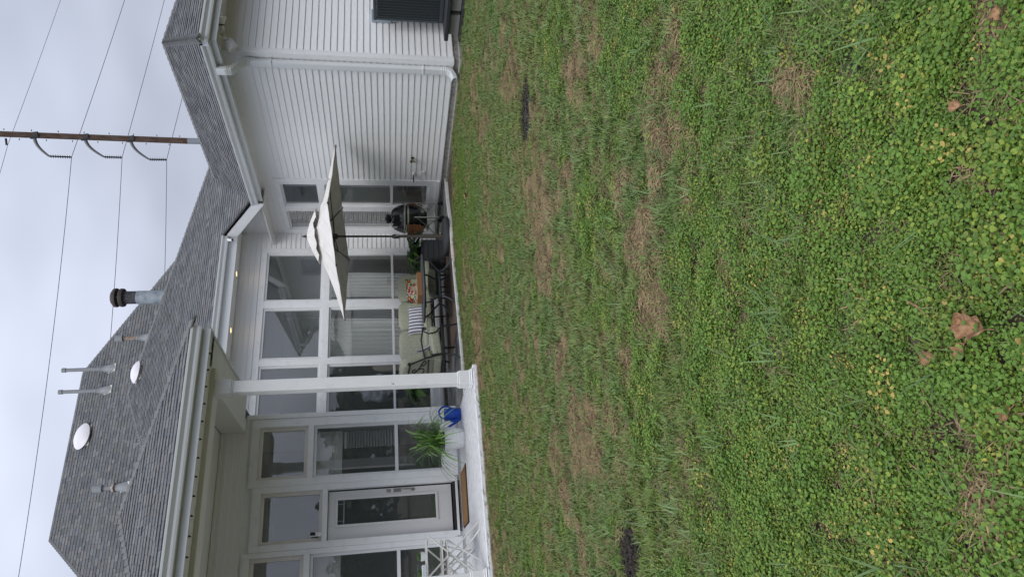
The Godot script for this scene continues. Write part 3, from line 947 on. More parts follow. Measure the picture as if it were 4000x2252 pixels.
func hip_caps(a, b, side1, side2, parent, seed_):
	# bent tabs along a hip from a (low) to b (high); side1, side2: directions down each plane
	var r = RandomNumberGenerator.new(); r.seed = seed_
	var len_ = a.distance_to(b); var d = (b - a).normalized()
	var n = (Vector3.UP - d * d.y).normalized()
	var k = 0.0
	while k < len_ - 0.02:
		var m = MB.new()
		var w = 0.125
		var l = min(0.165, len_ - k)
		var h0 = 0.040; var h1 = 0.022
		var p0 = a + d * k; var p1 = a + d * (k + l)
		m.quad(p0 + n * h0, p0 + side1 * w + n * h0 * 0.6, p1 + side1 * w + n * h1 * 0.6, p1 + n * h1)
		m.quad(p0 + side2 * w + n * h0 * 0.6, p0 + n * h0, p1 + n * h1, p1 + side2 * w + n * h1 * 0.6)
		m.quad(p0 + side1 * w, p0, p0 + n * h0, p0 + side1 * w + n * h0 * 0.6)
		m.quad(p0, p0 + side2 * w, p0 + side2 * w + n * h0 * 0.6, p0 + n * h0)
		m.quad(p0 + side1 * w + n * h0 * 0.6, p0 + side1 * w, p1 + side1 * w, p1 + side1 * w + n * h1 * 0.6)
		m.quad(p0 + side2 * w, p0 + side2 * w + n * h0 * 0.6, p1 + side2 * w + n * h1 * 0.6, p1 + side2 * w)
		put("hip_cap", m, M.shingle[[3, 3, 2, 3][r.randi() % 4]], parent)  # lighter tones put the sky light on the caps into their colour
		k += 0.142

func roofs():
	var sq = sqrt(1.0 + 0.36)
	var up_z = Vector3(0, 0.6, -1) / sq           # up the slope of a plane facing the lawn
	var nz = Vector3(0, 1, 0.6) / sq
	var up_x = Vector3(1, 0.6, 0) / sq            # up the slope of the wing's side plane
	var nx = Vector3(-0.6, 1, 0) / sq
	# porch hip
	var pa = Vector3(2.02, 5.14, -10.88)
	var pl = Vector3(-0.06, 3.89, -8.80); var pr = Vector3(4.10, 3.89, -8.80)
	var deck = deck_sheet([pl, pr, pa], nz)
	shingle_plane(pl, Vector3.RIGHT, up_z, nz, 2.08 * sq, func(b): return b / sq, func(b): return 4.16 - b / sq, 101, true, deck)
	deck_sheet([pr, Vector3(4.10, 3.89, -14.4), Vector3(2.02, 5.14, -14.4), pa], Vector3(0.6, 1, 0).normalized())
	deck_sheet([pl, pa, Vector3(2.02, 5.14, -14.4), Vector3(-0.06, 3.89, -14.4)], Vector3(-0.6, 1, 0).normalized())
	hip_caps(pr, pa, -up_z, Vector3(1, -0.6, 0) / sq, deck, 11)
	hip_caps(pl, pa, -up_z, Vector3(-1, -0.6, 0) / sq, deck, 12)
	# right wing: side plane and end plane, hip between
	var c0 = Vector3(8.05, 3.93, -7.54); var ap = Vector3(10.39, 5.334, -9.88); var v = Vector3(10.39, 5.334, -13.99); var v0 = Vector3(8.05, 3.93, -11.65)
	var gd = deck_sheet([c0, ap, v, v0], nx)
	shingle_plane(c0, Vector3(0, 0, -1), up_x, nx, 2.34 * sq, func(b): return b / sq, func(b): return 4.11 + b / sq, 102, false, gd)
	var c1 = Vector3(12.73, 3.93, -7.54)
	var ge = deck_sheet([c0, c1, ap], nz)
	shingle_plane(c0, Vector3.RIGHT, up_z, nz, 2.34 * sq, func(b): return b / sq, func(b): return 4.68 - b / sq, 103, false, ge)
	hip_caps(c0, ap, -up_z, -up_x, gd, 13)
	hip_caps(c1, ap, -up_z, Vector3(1, -0.6, 0) / sq, ge, 14)
	hip_caps(v, ap, -up_x, Vector3(1, -0.6, 0) / sq, gd, 15)
	deck_sheet([c1, Vector3(12.73, 3.93, -14.2), Vector3(10.39, 5.334, -14.2), ap], Vector3(0.6, 1, 0).normalized())
	# main back plane, its tongue beside the wing, and the planes behind its hips
	var oz = Vector3(0, 4.74, -13.0)
	var mapex = Vector3(6.62, 8.17, -18.72)
	var md = deck_sheet([Vector3(0.95, 4.74, -13.0), Vector3(9.40, 4.74, -13.0), Vector3(10.39, 5.334, -13.99), Vector3(11.33, 5.334, -13.99), mapex], nz)
	shingle_plane(oz, Vector3.RIGHT, up_z, nz, 5.72 * sq, func(b): return 0.92 + b / sq, func(b): return (9.40 + b / sq) if b / sq < 0.99 else (12.32 - b / sq), 104, false, md)
	var tongue = Vector3(0, 3.93, -11.65)
	var td = deck_sheet([Vector3(8.10, 3.96, -11.70), Vector3(9.40, 4.74, -13.0), Vector3(8.10, 4.74, -13.0)], nz)
	shingle_plane(tongue, Vector3.RIGHT, up_z, nz, 1.35 * sq, func(b): return 8.09, func(b): return 8.05 + b / sq, 105, false, td)
	deck_sheet([mapex, Vector3(11.33, 5.334, -13.99), Vector3(12.3, 4.74, -13.0), Vector3(12.3, 4.74, -24.0), Vector3(6.62, 8.17, -24.0)], Vector3(0.6, 1, 0).normalized())
	deck_sheet([mapex, Vector3(6.62, 8.17, -24.0), Vector3(0.92, 4.74, -24.0), Vector3(0.92, 4.74, -13.0)], Vector3(-0.6, 1, 0).normalized())
	hip_caps(Vector3(11.33, 5.334, -13.99), mapex, -up_z, Vector3(1, -0.6, 0) / sq, md, 16)
	hip_caps(Vector3(2.6, 5.75, -14.7), mapex, -up_z, Vector3(-1, -0.6, 0) / sq, md, 17)
	# the steep hip roof behind
	var sb = sqrt(1.0 + 1.44)
	var r0 = Vector3(3.48, 10.60, -21.5); var r1 = Vector3(8.35, 10.60, -21.5)
	var drop = 5.2
	var b0 = r0 + Vector3(-1, -1.2, 1) * drop; var b1 = r1 + Vector3(1, -1.2, 1) * drop
	var nb = Vector3(0, 1, 1.2) / sb; var up_b = Vector3(0, 1.2, -1) / sb
	var bd = deck_sheet([b0, b1, r1, r0], nb)
	shingle_plane(b0, Vector3.RIGHT, up_b, nb, drop * sb, func(b): return b / sb, func(b): return (b1.x - b0.x) - b / sb, 106, false, bd)
	deck_sheet([b1, b1 + Vector3(0, 0, -2 * drop), r1], Vector3(1.2, 1, 0).normalized())
	deck_sheet([b0, r0, b0 + Vector3(0, 0, -2 * drop)], Vector3(-1.2, 1, 0).normalized())
	deck_sheet([r0, r1, b1 + Vector3(0, 0, -2 * drop), b0 + Vector3(0, 0, -2 * drop)], Vector3(0, 1, -1.2).normalized())
	hip_caps(r1 + Vector3(1, -1.2, 1) * 3.2, r1, -up_b, Vector3(1, -1.2, 0) / sb, bd, 18)
	hip_caps(r0 + Vector3(-1, -1.2, 1) * 2.2, r0, -up_b, Vector3(-1, -1.2, 0) / sb, bd, 19)

# ---------------------------------------------------------------- on the roof, parts of the house
func vent_pipe(at, h, r, m, cap_r, cap_h, label):
	var o = put("vent_pipe", tubem([at + Vector3(0, -0.5, 0), at + Vector3(0, h, 0)], r, 12), m, house)
	o.set_meta("label", label)
	var boot = MB.new()
	boot.lathe([Vector2(r * 2.6, -0.35), Vector2(r * 2.5, 0.02), Vector2(r * 2.0, 0.10), Vector2(r * 1.35, 0.30), Vector2(r * 1.5, 0.32), Vector2(r * 1.02, 0.34)], Transform3D(Basis.IDENTITY, at), 14)
	put("boot", boot, M.pipe_grey, o)
	var plate = MB.new()
	var sb = sqrt(1.0 + 1.44)
	var up_b = Vector3(0, 1.2, -1) / sb; var nb = Vector3(0, 1, 1.2) / sb
	plate.box(Vector3(-0.12, -0.20, 0.012), Vector3(0.12, 0.15, 0.024), 0.004, Transform3D(Basis(Vector3.RIGHT, up_b, nb), at))
	put("flashing", plate, M.flash_white, o)
	if cap_h > 0.0:
		put("cap", tubem([at + Vector3(0, h - cap_h * 0.7, 0), at + Vector3(0, h + cap_h * 0.3, 0)], cap_r, 14), M.pipe_grey, o)

func make_roof_fittings():
	vent_pipe(Vector3(8.60, 8.10, -19.42), 0.86, 0.055, M.rusty, 0.10, 0.20, "rust-streaked vent pipe with grey cap")
	vent_pipe(Vector3(8.09, 9.38, -20.48), 1.32, 0.055, M.pipe_grey, 0.068, 0.10, "tall thin grey vent pipe")
	vent_pipe(Vector3(7.42, 9.39, -20.49), 1.28, 0.055, M.pipe_grey, 0.068, 0.10, "tall thin grey vent pipe")
	vent_pipe(Vector3(4.34, 8.14, -19.45), 0.70, 0.055, M.pipe_grey, 0.105, 0.22, "short vent pipe with a rusty collar and wide cap")
	var col = MB.new()
	col.lathe([Vector2(0.06, 0.24), Vector2(0.125, 0.25), Vector2(0.10, 0.31), Vector2(0.06, 0.33)], Transform3D(Basis.IDENTITY, Vector3(4.34, 8.14, -19.45)), 14)
	put("collar", col, M.rusty, house)
	# white domed vents
	for q in [[Vector3(6.20, 9.98, -20.98), Vector3(0, 1, 1.2), 0.38], [Vector3(6.93, 7.67, -17.885), Vector3(0, 1, 0.6), 0.30]]:
		var n = q[1].normalized()
		var b = Basis(Vector3.RIGHT, n, Vector3.RIGHT.cross(n))
		var d = MB.new(); var s = q[2]
		d.lathe([Vector2(s * 0.62, 0.0), Vector2(s * 0.60, 0.08), Vector2(s * 0.98, 0.075), Vector2(s, 0.09), Vector2(s * 0.86, 0.13), Vector2(s * 0.6, 0.175), Vector2(s * 0.3, 0.20), Vector2(0.0, 0.205)], Transform3D(b, q[0]), 28)
		var o = put("dome_vent", d, M.dome, house)
		var f = MB.new(); f.box(Vector3(-s * 0.8, 0.012, -s * 0.8), Vector3(s * 0.8, 0.022, s * 0.8), 0.003, Transform3D(b, q[0]))
		put("flashing", f, M.flash_white, o)
	# chimney flue with a two-tier cap
	var at = Vector3(8.84, 0, -17.3)
	var o2 = put("chimney_flue", tubem([at + Vector3(0, 5.6, 0), at + Vector3(0, 7.82, 0)], 0.178, 24), M.galv, house)
	put("upper_pipe", tubem([at + Vector3(0, 7.821, 0), at + Vector3(0, 8.18, 0)], 0.172, 24), M.soot, o2)
	var cap = MB.new()
	cap.lathe([Vector2(0.172, 8.12), Vector2(0.24, 8.14), Vector2(0.25, 8.20), Vector2(0.235, 8.24), Vector2(0.10, 8.25)], Transform3D(Basis.IDENTITY, at), 24)
	cap.lathe([Vector2(0.10, 8.29), Vector2(0.22, 8.28), Vector2(0.255, 8.31), Vector2(0.25, 8.38), Vector2(0.17, 8.44), Vector2(0.0, 8.46)], Transform3D(Basis.IDENTITY, at), 24)
	for k in 4:
		var a = TAU * k / 4 + 0.4
		cap.tube([at + Vector3(cos(a) * 0.22, 8.2, sin(a) * 0.22), at + Vector3(cos(a) * 0.22, 8.34, sin(a) * 0.22)], 0.008, 5)
	put("cap", cap, M.cap_brown, o2)
	# recessed lamps in the back eave, lit
	for x in [7.34, 6.02]:
		var l = MB.new()
		l.lathe([Vector2(0.085, 0.0), Vector2(0.085, -0.008), Vector2(0.060, -0.009), Vector2(0.058, 0.0)], Transform3D(Basis.IDENTITY, Vector3(x, 4.452, -13.33)), 20)
		var lo = put("eave_lamp", l, M.plastic_white, house)
		var b = MB.new()
		b.lathe([Vector2(0.0, -0.002), Vector2(0.058, -0.001), Vector2(0.058, 0.003)], Transform3D(Basis.IDENTITY, Vector3(x, 4.449, -13.33)), 20)
		put("bulb", b, M.glow, lo)
		var s = SpotLight3D.new()
		s.name = "eave_lamp_light"
		s.position = Vector3(x, 4.43, -13.33); s.rotation = Vector3(-PI / 2, 0, 0)
		s.light_color = Color(1.0, 0.76, 0.48); s.light_energy = 0.03; s.light_size = 0.055
		s.spot_range = 12.0; s.spot_angle = 60.0; s.spot_attenuation = 2.0
		s.shadow_enabled = true
		lo.add_child(s)

# ---------------------------------------------------------------- patio
func arc_pts(c, r, a0, a1, k, ex, ey):
	var p = []
	for i in k + 1:
		var a = lerpf(a0, a1, float(i) / k)
		p.append(c + ex * (cos(a) * r) + ey * (sin(a) * r))
	return p

func spiral(c, r0, r1, a0, a1, k, ex, ey):
	var p = []
	for i in k + 1:
		var t = float(i) / k
		var a = lerpf(a0, a1, t)
		var r = lerpf(r0, r1, t)
		p.append(c + ex * (cos(a) * r) + ey * (sin(a) * r))
	return p

func make_patio():
	umbrella()
	grill()
	planter_box()
	fern("fern", "dark drooping fern on the grey box beside the umbrella pole", Vector3(7.32, 0.575, -12.45), 64, 0.58, 3)
	fern("fern", "bright green fern standing behind the armchair's scrolled back", Vector3(4.50, 0.70, -12.55), 56, 0.60, 8)
	sofa()
	pillows()
	table()
	table_things()
	ottoman()
	armchair()
	rug()

func umbrella():
	var c = Vector3(7.12, 0, -11.46)
	var t = thing("patio_umbrella", "rectangular off-white market umbrella with vent cap and bronze pole", "umbrella", c)
	var ax = Vector3(0.14, 0, 0.99).normalized(); var bx = Vector3(0.99, 0, -0.14).normalized()
	var hub = Vector3(0, 2.72, 0)
	# rim corners: right-near, left-near, left-far, right-far; the canopy leans back a little
	var rim = [ax * 1.36 + bx * 1.06 + Vector3(0, 2.20, 0), ax * 1.62 - bx * 0.62 + Vector3(0, 2.265, 0), -ax * 1.02 - bx * 1.27 + Vector3(0, 2.115, 0), -ax * 1.66 + bx * 0.72 + Vector3(0, 2.105, 0)]
	var tips = []
	for i in 4:
		tips.append(rim[i])
		if i == 1 or i == 3:
			var m = rim[i].lerp(rim[(i + 1) % 4], 0.5); tips.append(m + Vector3(0, 0.012, 0))
	var n = tips.size()
	var seams = []
	for i in n:
		var a = tips[i]; var b = tips[(i + 1) % n]
		var pan = MB.new()
		var g = []
		for u in 13:
			var row = []
			var tu = u / 12.0
			for w in 9:
				var tw = w / 8.0
				var e = a.lerp(b, tw)
				e.y += -0.045 * sin(PI * tw) * 0.0
				e = e.lerp(Vector3(0, e.y, 0), 0.035 * sin(PI * tw))          # the hem bows in between the ribs
				var p = hub.lerp(e, tu)
				p.y -= 0.075 * sin(PI * tu) * 0.55 + 0.030 * sin(PI * tw) * tu * (1.15 - tu)
				p.y += 0.004 * sin(17.0 * tw + 9.0 * tu + i) * tu
				row.append(p)
			g.append(row)
		pan.sheet(g, false)
		put("canopy_panel", pan, M.canvas, t)
		# hem
		var hem = MB.new()
		var hp = []
		for w in 9: hp.append(g[12][w] + Vector3(0, -0.004, 0))
		hem.tube(hp, 0.007, 6)
		put("hem", hem, M.canvas, t)
	# vent cap: a second small canopy a hand above the first
	var cap = MB.new()
	for i in n:
		var a = hub.lerp(tips[i], 0.33) + Vector3(0, 0.035, 0); var b = hub.lerp(tips[(i + 1) % n], 0.33) + Vector3(0, 0.035, 0)
		var g = []
		for u in 7:
			var row = []
			for w in 7:
				var e = a.lerp(b, w / 6.0)
				e.y += 0.018 * sin(PI * w / 6.0 * 3.0) * (1.0 if i % 2 == 0 else -0.6)
				var p = (hub + Vector3(0, 0.075, 0)).lerp(e, u / 6.0)
				p.y += 0.02 * sin(PI * u / 6.0)
				row.append(p)
			g.append(row)
		cap.sheet(g, false)
	put("vent_cap", cap, M.canvas, t)
	# ribs and struts under the canopy
	var run = Vector3(0, 2.27, 0)
	for i in n:
		var rp = []
		for u in 9:
			var tu = u / 8.0
			var p = hub.lerp(tips[i], tu)
			p.y -= 0.075 * sin(PI * tu) * 0.55 + 0.022
			rp.append(p)
		var rb = put("rib", tubem(rp, 0.011, 6), M.bronze, t)
		put("strut", tubem([run, rp[5]], 0.010, 6), M.bronze, rb)
		put("tip", tubem([tips[i] + Vector3(0, -0.02, 0), tips[i] * Vector3(1.012, 1, 1.012) + Vector3(0, -0.006, 0)], 0.014, 6), M.black, rb)
	var hb = MB.new()
	hb.lathe([Vector2(0.024, 2.20), Vector2(0.055, 2.22), Vector2(0.06, 2.27), Vector2(0.05, 2.31), Vector2(0.024, 2.33)], Transform3D.IDENTITY, 12)
	put("runner", hb, M.bronze, t)
	var fin = MB.new()
	fin.lathe([Vector2(0.02, 2.78), Vector2(0.03, 2.81), Vector2(0.018, 2.86), Vector2(0.0, 2.88)], Transform3D.IDENTITY, 10)
	put("finial", fin, M.bronze, t)
	put("pole", tubem([Vector3(0, 0.95, 0), Vector3(0, 2.76, 0)], 0.021, 14), M.bronze, t)
	put("lower_pole", tubem([Vector3(0, 0.05, 0), Vector3(0, 1.02, 0)], 0.027, 14), M.bronze_pole, t)
	var cr = MB.new()
	cr.lathe([Vector2(0.027, 1.02), Vector2(0.042, 1.03), Vector2(0.047, 1.08), Vector2(0.042, 1.15), Vector2(0.027, 1.17)], Transform3D.IDENTITY, 14)
	var cro = put("crank_housing", cr, M.grey_plastic, t)
	put("crank_handle", tubem([Vector3(-0.02, 1.10, 0.04), Vector3(-0.02, 1.10, 0.07), Vector3(-0.02, 1.03, 0.075)], 0.008, 6), M.steel, cro)
	# pull cord lying over the cloth
	var cord = MB.new()
	var cp = []
	for k in 22:
		var q = k / 21.0
		var p = hub.lerp(tips[0].lerp(tips[1], 0.42 + 0.10 * sin(q * 7.0)), 0.50 + 0.38 * q)
		cp.append(p + Vector3(0.01 * sin(q * 25), -0.02, 0.03 + 0.02 * sin(q * PI)))
	cord.tube(cp, 0.0035, 5)
	put("cord", cord, M.bronze_pole, t)
	# the stand is a separate heavy foot
	var s = thing("umbrella_stand", "round dark grey umbrella foot with a short bronze sleeve", "umbrella stand", Vector3(c.x, PATIO_Y, c.z))
	var ft = MB.new()
	ft.lathe([Vector2(0.0, 0.012), Vector2(0.39, 0.012), Vector2(0.40, 0.03), Vector2(0.39, 0.075), Vector2(0.34, 0.095), Vector2(0.10, 0.105), Vector2(0.055, 0.12), Vector2(0.0, 0.12)], Transform3D.IDENTITY, 36)
	put("foot", ft, M.grey_plastic, s)
	put("sleeve", tubem([Vector3(0, 0.12, 0), Vector3(0, 0.60, 0)], 0.036, 16), M.bronze_pole, s)
	for y in [0.16, 0.50]: put("clamp_screw", tubem([Vector3(0.03, y, 0.0), Vector3(0.075, y, 0.02)], 0.009, 6), M.steel, s)
	for k in 4:
		var a = TAU * k / 4 + 0.5
		put("pad", tubem([Vector3(cos(a) * 0.3, 0.012, sin(a) * 0.3), Vector3(cos(a) * 0.3, 0.0005, sin(a) * 0.3)], 0.03, 8), M.rubber, s)

func grill():
	var t = thing("kamado_grill", "black glazed egg-shaped charcoal grill on a wheeled steel stand", "grill", Vector3(8.03, PATIO_Y, -12.22), deg_to_rad(17.5))
	var base = MB.new()
	base.lathe([Vector2(0.0, 0.36), Vector2(0.14, 0.36), Vector2(0.19, 0.40), Vector2(0.245, 0.50), Vector2(0.285, 0.62), Vector2(0.30, 0.74), Vector2(0.302, 0.80), Vector2(0.29, 0.805), Vector2(0.22, 0.805)], Transform3D.IDENTITY, 36)
	put("firebox", base, M.kamado, t)
	var dome = MB.new()
	dome.lathe([Vector2(0.22, 0.812), Vector2(0.302, 0.815), Vector2(0.302, 0.86), Vector2(0.285, 0.94), Vector2(0.245, 1.03), Vector2(0.18, 1.10), Vector2(0.10, 1.135), Vector2(0.08, 1.14)], Transform3D.IDENTITY, 36)
	var d = put("lid", dome, M.kamado, t)
	var cap = MB.new()
	cap.lathe([Vector2(0.075, 1.12), Vector2(0.085, 1.14), Vector2(0.085, 1.155), Vector2(0.10, 1.16), Vector2(0.10, 1.20), Vector2(0.085, 1.215), Vector2(0.04, 1.22), Vector2(0.02, 1.235), Vector2(0.0, 1.236)], Transform3D.IDENTITY, 20)
	put("chimney_cap", cap, M.black, d)
	for y in [0.762, 0.838]:
		var b = MB.new()
		b.lathe([Vector2(0.303, y - 0.018), Vector2(0.311, y - 0.016), Vector2(0.311, y + 0.016), Vector2(0.303, y + 0.018)], Transform3D.IDENTITY, 36)
		put("band", b, M.steel, t)
	var hinge = MB.new()
	for x in [-0.10, 0.10]:
		hinge.tube([Vector3(x, 0.74, -0.31), Vector3(x, 0.80, -0.38), Vector3(x, 0.90, -0.36), Vector3(x, 0.86, -0.31)], 0.008, 6)
	hinge.tube([Vector3(-0.12, 0.82, -0.38), Vector3(0.12, 0.82, -0.38)], 0.012, 8)
	put("hinge", hinge, M.steel, t)
	var handle = MB.new()
	handle.tube([Vector3(-0.14, 0.865, 0.30), Vector3(-0.14, 0.865, 0.37), Vector3(0.14, 0.865, 0.37), Vector3(0.14, 0.865, 0.30)], 0.012, 8)
	put("lid_handle", handle, M.black, d)
	put("draft_door", boxm(Vector3(-0.07, 0.42, 0.205), Vector3(0.07, 0.50, 0.245), 0.008), M.steel, t)
	# stand: four uprights, two rings, diagonal braces, castors
	for k in 4:
		var a = TAU * (k + 0.5) / 4
		var dir = Vector3(cos(a), 0, sin(a))
		var leg = put("leg", tubem([dir * 0.335 + Vector3(0, 0.63, 0), dir * 0.335 + Vector3(0, 0.12, 0)], 0.018, 10), M.chrome, t)
		var wh = MB.new()
		wh.tube([dir * 0.335 + Vector3(-0.012, 0.045, 0), dir * 0.335 + Vector3(0.012, 0.045, 0)], 0.045, 14)
		wh.tube([dir * 0.335 + Vector3(0, 0.12, 0), dir * 0.335 + Vector3(0, 0.085, 0)], 0.022, 8)
		put("castor", wh, M.rubber, leg)
	for k in 4:
		var a = TAU * (k + 0.5) / 4; var b2 = TAU * (k + 1.5) / 4
		var p = Vector3(cos(a), 0, sin(a)) * 0.335; var q = Vector3(cos(b2), 0, sin(b2)) * 0.335
		put("rail", tubem([p + Vector3(0, 0.16, 0), q + Vector3(0, 0.16, 0)], 0.011, 8), M.steel, t)
		put("brace", tubem([p + Vector3(0, 0.60, 0), p.lerp(q, 0.5) + Vector3(0, 0.36, 0), q + Vector3(0, 0.18, 0)], 0.010, 8), M.steel, t)
	var ring = MB.new()
	var rp = []
	for k in 25: rp.append(Vector3(cos(TAU * k / 24) * 0.25, 0.345, sin(TAU * k / 24) * 0.25))
	ring.tube(rp, 0.012, 8)
	put("cradle", ring, M.steel, t)
	# folded-down slatted side shelves
	for sx in [-1.0, 1.0]:
		var sh = put("side_shelf", tubem([Vector3(sx * 0.345, 0.80, -0.13), Vector3(sx * 0.36, 0.80, 0.13)], 0.008, 6), M.steel, t)
		for k in 6:
			var y1 = 0.775 - k * 0.056
			var w = 0.15 - 0.008 * absf(k - 2.0) - (0.025 if k == 5 else 0.0)
			put("slat", boxm(Vector3(sx * 0.362 - 0.010, y1 - 0.053, -w), Vector3(sx * 0.362 + 0.010, y1, w), 0.005), M.cedar, sh)

func planter_box():
	var t = thing("storage_box", "low dark grey slatted box under the drooping fern", "storage box", Vector3(7.22, PATIO_Y, -12.42), deg_to_rad(-4))
	for sx in [-1, 1]:
		for k in 4:
			put("side_slat", boxm(Vector3(sx * 0.262 - 0.01, 0.03 + k * 0.11, -0.24), Vector3(sx * 0.262 + 0.01, 0.135 + k * 0.11, 0.24), 0.004), M.grey_plastic, t)
	for sz in [-1, 1]:
		for k in 4:
			put("front_slat", boxm(Vector3(-0.25, 0.03 + k * 0.11, sz * 0.24 - 0.01), Vector3(0.25, 0.135 + k * 0.11, sz * 0.24 + 0.01), 0.004), M.grey_plastic, t)
	put("lid", boxm(Vector3(-0.285, 0.472, -0.26), Vector3(0.285, 0.50, 0.26), 0.006), M.grey_plastic, t)
	put("core", boxm(Vector3(-0.245, 0.0, -0.225), Vector3(0.245, 0.470, 0.225)), M.black, t)

func fern(called, label, at, count, reach, seed_):
	var t = thing(called, label, "fern", at, 0.0, "")
	var r = RandomNumberGenerator.new(); r.seed = seed_
	var pot = MB.new()
	var ph = at.y - (PATIO_Y if at.y > 0.58 else PATIO_Y + 0.5)
	pot.lathe([Vector2(0.0, -ph + 0.002), Vector2(0.11, -ph + 0.002), Vector2(0.15, -0.02 - ph * 0.1), Vector2(0.16, 0.0), Vector2(0.145, 0.0), Vector2(0.13, -0.03), Vector2(0.0, -0.03)], Transform3D.IDENTITY, 20)
	put("pot", pot, M.grey_plastic, t)
	for k in count:
		var a = r.randf() * TAU
		var l = reach * r.randf_range(0.65, 1.15)
		var rise = r.randf_range(0.35, 1.25)
		var m = MB.new()
		var prev = Vector3.ZERO
		var dirh = Vector3(cos(a), 0, sin(a))
		var side = Vector3(-sin(a), 0, cos(a))
		var segs = 24
		var pts = []
		for i in segs + 1:
			var q = float(i) / segs
			var p = dirh * (l * (0.10 + 0.78 * q)) + Vector3(0, l * (rise * 1.55 * q - (0.45 + rise * 1.0) * q * q), 0) - Vector3(0, 0.02, 0)
			pts.append(p + side * 0.02 * sin(q * 4.0 + k))
		m.tube(pts, 0.0025, 4, false)
		for i in range(1, segs + 1):
			var q = float(i) / segs
			var w = 0.085 * sin(PI * clampf(q * 0.93 + 0.10, 0.0, 1.0)) * l / 0.45
			var d = (pts[i] - pts[i - 1]).normalized()
			for s in [-1.0, 1.0]:
				var tip = pts[i] + (side * s + d * 0.45).normalized() * w + Vector3(0, -w * r.randf_range(0.05, 0.4), 0)
				var hw = d * (l / segs * 0.48)
				m.tri(pts[i] - hw, tip - hw * 0.2, pts[i] + hw)
				m.tri(pts[i] + hw, tip - hw * 0.2, tip + hw * 0.55)
		put("frond", m, M.fern[min(3, int(r.randf_range(0, 3.2) + (0.8 if rise > 0.7 and seed_ == 8 else 0.0)))], t)

func sofa():
	var t = thing("patio_sofa", "three-seat patio sofa with plump sage green cushions on black iron", "sofa", Vector3(5.95, PATIO_Y + 0.005, -12.45))
	for k in 3:
		var x = (k - 1) * 0.645
		var b = MB.new()
		b.cushion(Vector3(0.325, 0.290, 0.135), Transform3D(Basis(Vector3.RIGHT, deg_to_rad(-13)), Vector3(x, 0.70, -0.27)), 0.45, 0.42)
		put("back_cushion", b, M.sage, t)
		var s = MB.new()
		s.cushion(Vector3(0.321, 0.090, 0.31), Transform3D(Basis.IDENTITY, Vector3(x, 0.428, 0.12)), 0.42, 0.22)
		var so = put("seat_cushion", s, M.sage, t)
		var pp = []
		for q in 5:
			var cx = [-0.316, 0.316, 0.316, -0.316, -0.316][q]; var cz = [0.43, 0.43, -0.18, -0.18, 0.43][q]
			pp.append(Vector3(x + cx * 0.985, 0.455, 0.12 + (cz - 0.12) * 0.985))
		put("piping", tubem(pp, 0.005, 5), M.sage_piping, so)
	var fr = MB.new()
	fr.box(Vector3(-1.0, 0.30, 0.39), Vector3(1.0, 0.335, 0.43), 0.004)
	fr.box(Vector3(-1.0, 0.30, -0.30), Vector3(1.0, 0.335, -0.26), 0.004)
	for x in [-1.0, 0.97]: fr.box(Vector3(x, 0.30, -0.259), Vector3(x + 0.03, 0.335, 0.389), 0.004)
	put("seat_frame", fr, M.iron, t)
	for k in 12: put("seat_slat", boxm(Vector3(-0.93 + k * 0.165, 0.308, -0.255), Vector3(-0.87 + k * 0.165, 0.320, 0.385)), M.iron, t)
	put("back_frame", boxm(Vector3(-1.0, 0.34, -0.42), Vector3(1.0, 0.80, -0.395), 0.01), M.iron, t)
	for x in [-0.985, 0.985]:
		for z in [0.40, -0.29]:
			put("leg", tubem([Vector3(x, 0.31, z), Vector3(x, 0.12, z + 0.01 * signf(z)), Vector3(x + 0.02 * signf(x), 0.002, z + 0.04 * signf(z))], 0.017, 8), M.iron, t)
		var arm = MB.new()
		arm.tube([Vector3(x, 0.335, -0.40), Vector3(x, 0.60, -0.40), Vector3(x * 1.02, 0.64, -0.25), Vector3(x * 1.03, 0.62, 0.15), Vector3(x * 1.03, 0.615, 0.36)] + spiral(Vector3(x * 1.03, 0.575, 0.37), 0.04, 0.014, PI / 2, -PI * 1.4, 12, Vector3(0, 0, 1), Vector3(0, 1, 0)), 0.015, 8)
		arm.tube([Vector3(x * 1.03, 0.60, 0.33), Vector3(x, 0.47, 0.27), Vector3(x, 0.34, 0.38)], 0.012, 8)
		put("arm", arm, M.iron, t)
	put("middle_leg", tubem([Vector3(0.32, 0.31, 0.41), Vector3(0.32, 0.002, 0.43)], 0.015, 8), M.iron, t)
	put("middle_leg", tubem([Vector3(-0.33, 0.31, 0.41), Vector3(-0.33, 0.002, 0.43)], 0.015, 8), M.iron, t)

func floral_tex():
	var s = 192
	var im = Image.create(s, s, false, Image.FORMAT_RGB8)
	im.fill(lin(0.02, 0.075, 0.035))
	var r = RandomNumberGenerator.new(); r.seed = 33
	var cols = [lin(0.06, 0.16, 0.04), lin(0.10, 0.25, 0.05), lin(0.42, 0.03, 0.035), lin(0.36, 0.02, 0.03), lin(0.75, 0.74, 0.68), lin(0.70, 0.69, 0.64), lin(0.01, 0.02, 0.015), lin(0.16, 0.36, 0.10), lin(0.60, 0.35, 0.05)]
	for k in 330:
		var c = cols[r.randi() % cols.size()]
		var x = r.randi() % s; var y = r.randi() % s
		var red = c.r > 0.5 and c.g < 0.35
		var a = r.randf_range(9, 18) if red else r.randf_range(3, 10)
		var b = a * r.randf_range(0.25, 0.8); var g = r.randf() * PI
		for dx in range(-int(a), int(a) + 1):
			for dy in range(-int(a), int(a) + 1):
				var u = dx * cos(g) + dy * sin(g); var v = -dx * sin(g) + dy * cos(g)
				var q = u * u / (a * a) + v * v / (b * b) * (1.0 + 0.5 * sin(u * 0.9))
				if q < 1.0: im.set_pixel(posmod(x + dx, s), posmod(y + dy, s), c)
	im.generate_mipmaps()
	return ImageTexture.create_from_image(im)

